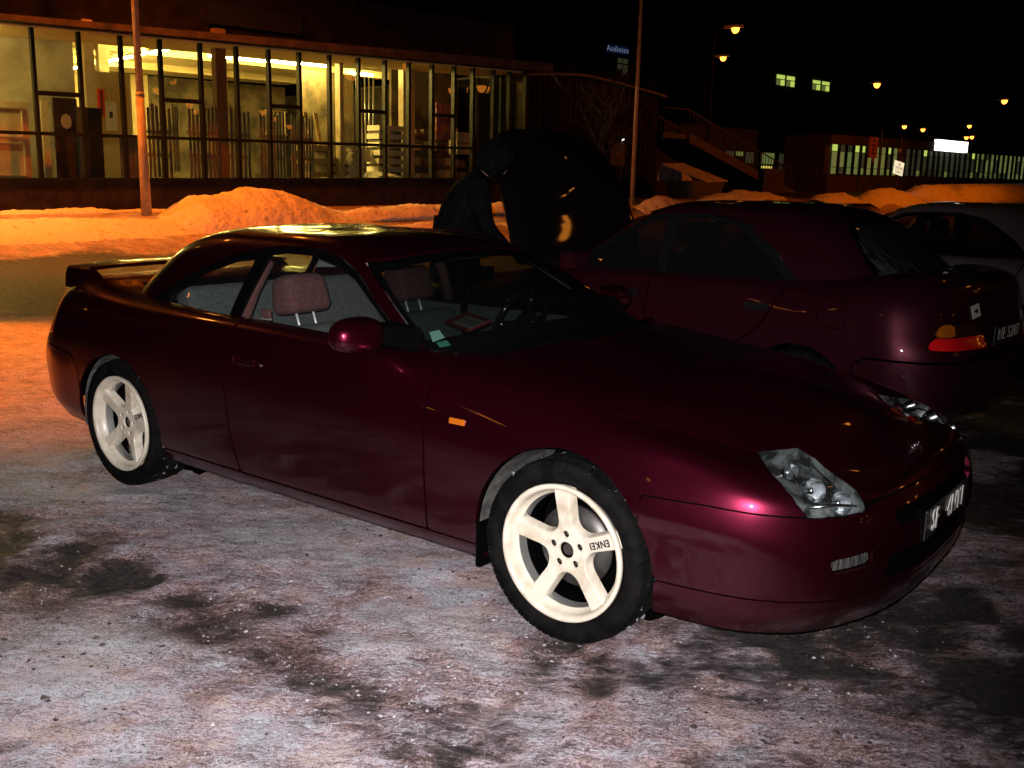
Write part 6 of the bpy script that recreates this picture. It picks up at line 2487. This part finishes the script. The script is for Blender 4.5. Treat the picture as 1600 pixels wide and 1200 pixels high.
    pn = b.build('notice', M['sign_white'], t)
    for k, (txt, zz) in enumerate((('NA', .15), ('TERENIE', .0), ('ZAKAZ', -.16))):
        text_obj('lettering', txt, M['print_black'], pn, tuple(T @ Vector((.02, -.024, zz))), ((1, 0, -.14), (.14, 0, 1), (0, -1, 0)), .17, .002)
    b = MB()
    b.lathe([(-.03, 0), (-.03, .36), (.0, .36), (.0, 0)], n=28, T=Matrix.Translation((.15, .0, 3.04 - g)))
    b.build('round_sign', M['blue_black'], t)
    t = thing('tall_sign', 'tall narrow amber sign in front of the low building', 'sign', W(45.5, 24.6, 1.3), TH)
    b = MB()
    b.tube((.2, .05, 0), (.2, .05, 3.0), .04, n=8)
    b.build('pole', M['rail_steel'], t)
    b = MB()
    b.box((-.95, 0, 1.68), (-.17, .06, 2.65))
    b.box((-.62, -.01, 1.5), (-.5, .0, 1.68))
    b.build('sign_board', M['yellow_sign'], t)
    b = MB()
    for k in range(4):
        b.box((-.70, -.012, 1.85 + .2 * k), (-.42, -.003, 1.93 + .2 * k))
    b.build('sign_symbol', M['brown_wood'], t)
    # parapet fences and shrubs before the low building
    shrub('dark leafless shrub before the low building, left of the white notice', 44.5, 23.4, 1.0, 1)
    shrub('dark leafless shrub before the low building, right of the white notice', 50.8, 24.6, 1.1, 2)
    shrub('dark leafless shrub before the low building, below the glowing sign', 58.0, 24.8, 1.2, 3)
    shrub('low dark bush between the staircase foot and the low building', 42.4, 22.6, .8, 4)
    tree('bare winter tree with snow-dusted boughs between the shop and the shed', 24.3, 22.9, 4.6, 5)
    tree('bare winter tree in front of the office block, right of the tall mast', 31.5, 30.0, 5.5, 9)


M['snow_roof'] = mat('snow_dusted_roof', (.12, .11, .12), rough=.9)
M['snow_lid'] = add_noise_color(mat('frosted_lid', (.4, .36, .34), rough=.8), 4, (.32, .28, .26), (.50, .46, .44))
M['stringer'] = mat('snowy_stringer', (.07, .06, .06), rough=.9)
M['bark'] = add_noise_color(mat('bark', (.06, .05, .045), rough=.95), 12, (.035, .028, .026), (.075, .062, .055))


def branch(b, p, d, L, r, depth, rnd):
    pts = [p]
    q = Vector(p)
    dd = Vector(d)
    n = 4
    for i in range(n):
        dd = (dd + Vector((rnd.uniform(-.22, .22), rnd.uniform(-.22, .22), rnd.uniform(-.05, .16)))).normalized()
        q = q + dd * (L / n)
        pts.append(q.copy())
    b.path(pts, [r * (1 - .55 * i / n) for i in range(n + 1)], n=5 if depth < 3 else 3)
    if depth >= 4:
        return
    for k in range(4 if depth < 3 else 3):
        i = rnd.randint(1, n)
        sp = Vector((rnd.uniform(-1, 1), rnd.uniform(-1, 1), rnd.uniform(-.1, .7))).normalized()
        branch(b, pts[i], (dd * .6 + sp).normalized(), L * rnd.uniform(.5, .72), r * .48, depth + 1, rnd)


def tree(label, s, d, h, seed):
    rnd = random.Random(seed)
    x, y, _ = W(s, d)
    t = thing('bare_tree', label, 'tree', (x, y, ground_z(x, y)), 0, None)
    b = MB()
    b.path([(0, 0, -.1), (.03, 0, h * .2), (.0, .05, h * .42)], [h * .034, h * .026, h * .022], n=9)
    b.build('trunk', M['bark'], t)
    b = MB()
    for k in range(6):
        a = 2 * math.pi * k / 6 + rnd.uniform(-.4, .4)
        branch(b, Vector((0, .04, h * (.30 + .02 * k))), Vector((math.cos(a) * .8, math.sin(a) * .8, .75)), h * .36, h * .013, 1, rnd)
    o = b.build('crown', M['bark'], t)


def shrub(label, s, d, h, seed):
    rnd = random.Random(seed * 7)
    x, y, _ = W(s, d)
    t = thing('shrub', label, 'shrub', (x, y, ground_z(x, y)), 0, 'shrubs before the low building')
    b = MB()
    for k in range(9):
        a = rnd.uniform(0, 6.28)
        branch(b, Vector((.15 * math.cos(a), .15 * math.sin(a), -.05)), Vector((math.cos(a) * .6, math.sin(a) * .6, 1)), h * .7, .03, 2, rnd)
    b.build('stems', M['bark'], t)
# ------------------------------------------------------------------ assemble the place
CAR2_LOC = (.265 , 7.83, 0)
CAR2_ROT = R(138)
CAR3_LOC = (2.72, 10.1, 0)
CAR3_ROT = R(140)


def car_point(loc, rot, x, y):
    c, s = math.cos(rot), math.sin(rot)
    return (loc[0] + x * c - y * s, loc[1] + x * s + y * c)


M['crumb_ice'] = mat('ice_crumb', (.42, .41, .44), rough=.5)
M['crumb_dirt'] = mat('frozen_mud', (.045, .032, .026), rough=.7)
TYRE_SPOTS = [car_point(CAR_LOC, CAR_ROT, x, y) for x in (0, -2.585) for y in (-.76, .76)]
build_ground()
crumbs('ice_crumbs', 'loose crumbs of ice and snow on the near ground', 15000, 5, (.0015, .002, .003, .004, .006), M['crumb_ice'], lambda x, y, s, w: max(0.02, min(1, fbm(x, y, 1.7, 3, 4.4) * 1.6 + .25)) * (1 if s > .3 else .4) * (1 if x < .6 else .35))
crumbs('grit', 'dark grit and frozen mud crumbs on the near ground', 9000, 8, (.0015, .002, .003, .005, .009), M['crumb_dirt'], lambda x, y, s, w: max(0.03, min(1, w * 1.2 + fbm(x, y, 1.1, 3, 7.7) * .7)))
build_shop()
build_shop_stock()
build_street_side()

# snow
g1 = 'ridges of ploughed snow along the street'
heap('snow_heap', 'tall heap of orange-lit snow right of the lamp post', 10.55, 19.75, 2.4, 1.15, .60, 4, res=.06, power=.75, prof=[(-1, 0), (-.85, .22), (-.66, .78), (-.38, .85), (-.22, 1.0), (.02, 1.03), (.22, .88), (.55, .42), (.8, .14), (1, 0)], group=None)
heap('snow_bank', 'long low snow bank left of the lamp post at the edge of the car park', 5.0, 19.35, 4.6, .80, .10, 7, res=.09, power=.5)
heap('snow_bank', 'snow bank below the left end of the shop front, behind the front bank', 5.6, 21.35, 3.9, .42, .12, 9, res=.09, power=.5)
heap('snow_bank', 'narrow snow ridge between the big heap and the person', 14.6, 19.9, 2.2, .42, .17, 12, res=.07, power=.5)
heap('snow_bank', 'thin snow ridge behind the person and the raised hood', 18.3, 20.1, 2.3, .38, .15, 15, res=.07, power=.5)
heap('snow_bank', 'second thin snow ridge below the shop front, nearer the car park', 15.3, 18.9, 3.2, .30, .12, 17, res=.08, power=.5)
heap('snow_bank', 'pointed snow mound at the foot of the tall mast', 23.8, 19.7, 1.1, .5, .34, 19, res=.08, power=.7)
heap('snow_bank', 'broad snow mound below the slanting bin lid', 30.2, 21.4, 2.4, .9, .30, 23, res=.12, power=.8)
heap('snow_bank', 'small snow mound right of the staircase foot', 34.8, 20.4, 1.5, .6, .2, 29, res=.1, power=.7)
heap('snow_bank', 'peaked snow mound left of the flat-topped bank', 38.6, 20.2, 2.3, .8, .36, 31, res=.12, power=.8)
heap('snow_bank', 'large flat-topped snow bank before the low building', 50.5, 20.8, 9.5, 1.3, .70, 37, res=.2, power=.45, flat=.72)

# lamps: the left post carries a light, the thin mast is unlit, others stand unseen
px, py, _ = W(8.1, 20.3)
street_lamp('tall orange-lit lamp post standing in the snow left of the big heap', px, py, 9.2, r=.082, arm=1.6, ang=R(-48), far=False, joint=2.35, group=None, lean=-.012)
qx, qy, _ = W(23.23, 20.5)
street_lamp('tall thin mast before the corrugated shed', qx, qy, 9.5, r=.06, arm=1.5, ang=R(-48), far=False, group=None, lean=0, bowl=M['lamp_steel'])
lamp('street_light_left', 'SPOT', (px + 1.35 * math.cos(R(-48)) + .3, py + 1.35 * math.sin(R(-48)), 8.95), 1900, SODIUM, .12, rot=(R(8), 0, 0), size=R(150), blend=.9)
lamp('snow_light_right', 'SPOT', (24.0, 32.0, 8.8), 4200, SODIUM, .15, rot=Vector((-10, 8, -7.6)).to_track_quat('-Z', 'Y').to_euler(), size=R(105), blend=.6)  # unseen lamp added for the right-hand snow, cone kept off the coupe
# added low lamp left of the frame, cone narrowed to light only the snow patch
ax, ay = -6.7, 8.8
street_lamp('added low lamp out of view, lighting the snow patch left of the coupe', ax, ay, 5.2, arm=.8, ang=R(-20), far=False, group='street lamps outside the picture')
lamp('snow_patch_light', 'SPOT', (ax + 1.0 * math.cos(R(-20)), ay + 1.0 * math.sin(R(-20)), 5.0), 3600, SODIUM, .10, rot=Vector((1.5, -.9, -5.0)).to_track_quat('-Z', 'Y').to_euler(), size=R(57), blend=.7)
lamp('street_light_heap', 'SPOT', (-12.6, 15.4, 8.6), 7000, SODIUM, .12, rot=Vector((6.5, 4.2, -6.8)).to_track_quat('-Z', 'Y').to_euler(), size=R(80), blend=.8)  # lamp left of the frame that lights the post's near face and the heap
# farther lamps seen directly
seen = [(9.3, 46.0, 8.35, 'highest of the street lamps seen over the raised hood'), (11.3, 58.5, 8.65, 'second highest street lamp, just below the highest one'), (24.1, 70.0, 8.56, 'street lamp right of the two bright office windows'),
        (37.6, 80.0, 8.55, 'rightmost street lamp near the edge of the picture'), (41.0, 109.0, 8.25, 'distant street lamp left of two more above the low building'), (43.8, 111.0, 8.1, 'middle one of the distant street lamps above the low building'),
        (53.0, 121.0, 7.9, 'distant street lamp directly above the glowing sign, larger of the pair'), (55.2, 124.5, 8.15, 'distant street lamp directly above the glowing sign, smaller of the pair'), (51.0, 116.0, 8.9, 'distant street lamp a little above the pair over the glowing sign')]
for i, (x, y, h, lab) in enumerate(seen):
    street_lamp(lab, x - .7, y, h, r=.10, arm=.45, ang=R(-8), group='distant street lamps', head=1.5, lens=.15 if y < 60 else (.19 if i < 4 else .20))
# lamps beyond the right edge and behind the viewer, mirrored in the shop glass and the car paint
for i, (x, y) in enumerate([(34.4, 18.8), (40.4, 15.3), (45.3, -1), (53.9, -6.6), (70.6, -2.9), (77.5, -6.2), (75.2, -13.2), (92.1, -9.8), (82.1, -14.6), (106, -12.8), (50.2, 20), (49.0, 22.6),
                             (-14.0, -7.0), (17.2, 11.2), (-12.9, 15.2), (-15.0, -.2), (9.2, 13.7), (24.6, 32.2), (-24.2, 11.2), (-22, -20), (-6, -26), (9, -22), (24, -30), (18, -9), (-34, -4)]):
    street_lamp('street lamp outside the picture, mirrored in glass and paint', x, y, 8.5, arm=.6, ang=R(200), group='street lamps outside the picture', head=1.5, lens={17.2: .30, 9.2: .11}.get(x, .34 if x > 30 else .22))

coupe = build_coupe()
red = build_saloon('saloon', 'dark red saloon with its hood raised, rear lights at the right edge', CAR2_LOC, CAR2_ROT, M['paint2'], hood_up=True)
grey = build_saloon('saloon', 'graphite grey car partly hidden behind the dark red saloon', CAR3_LOC, CAR3_ROT, M['silver_paint'])
person = build_person()
windscreen_items()
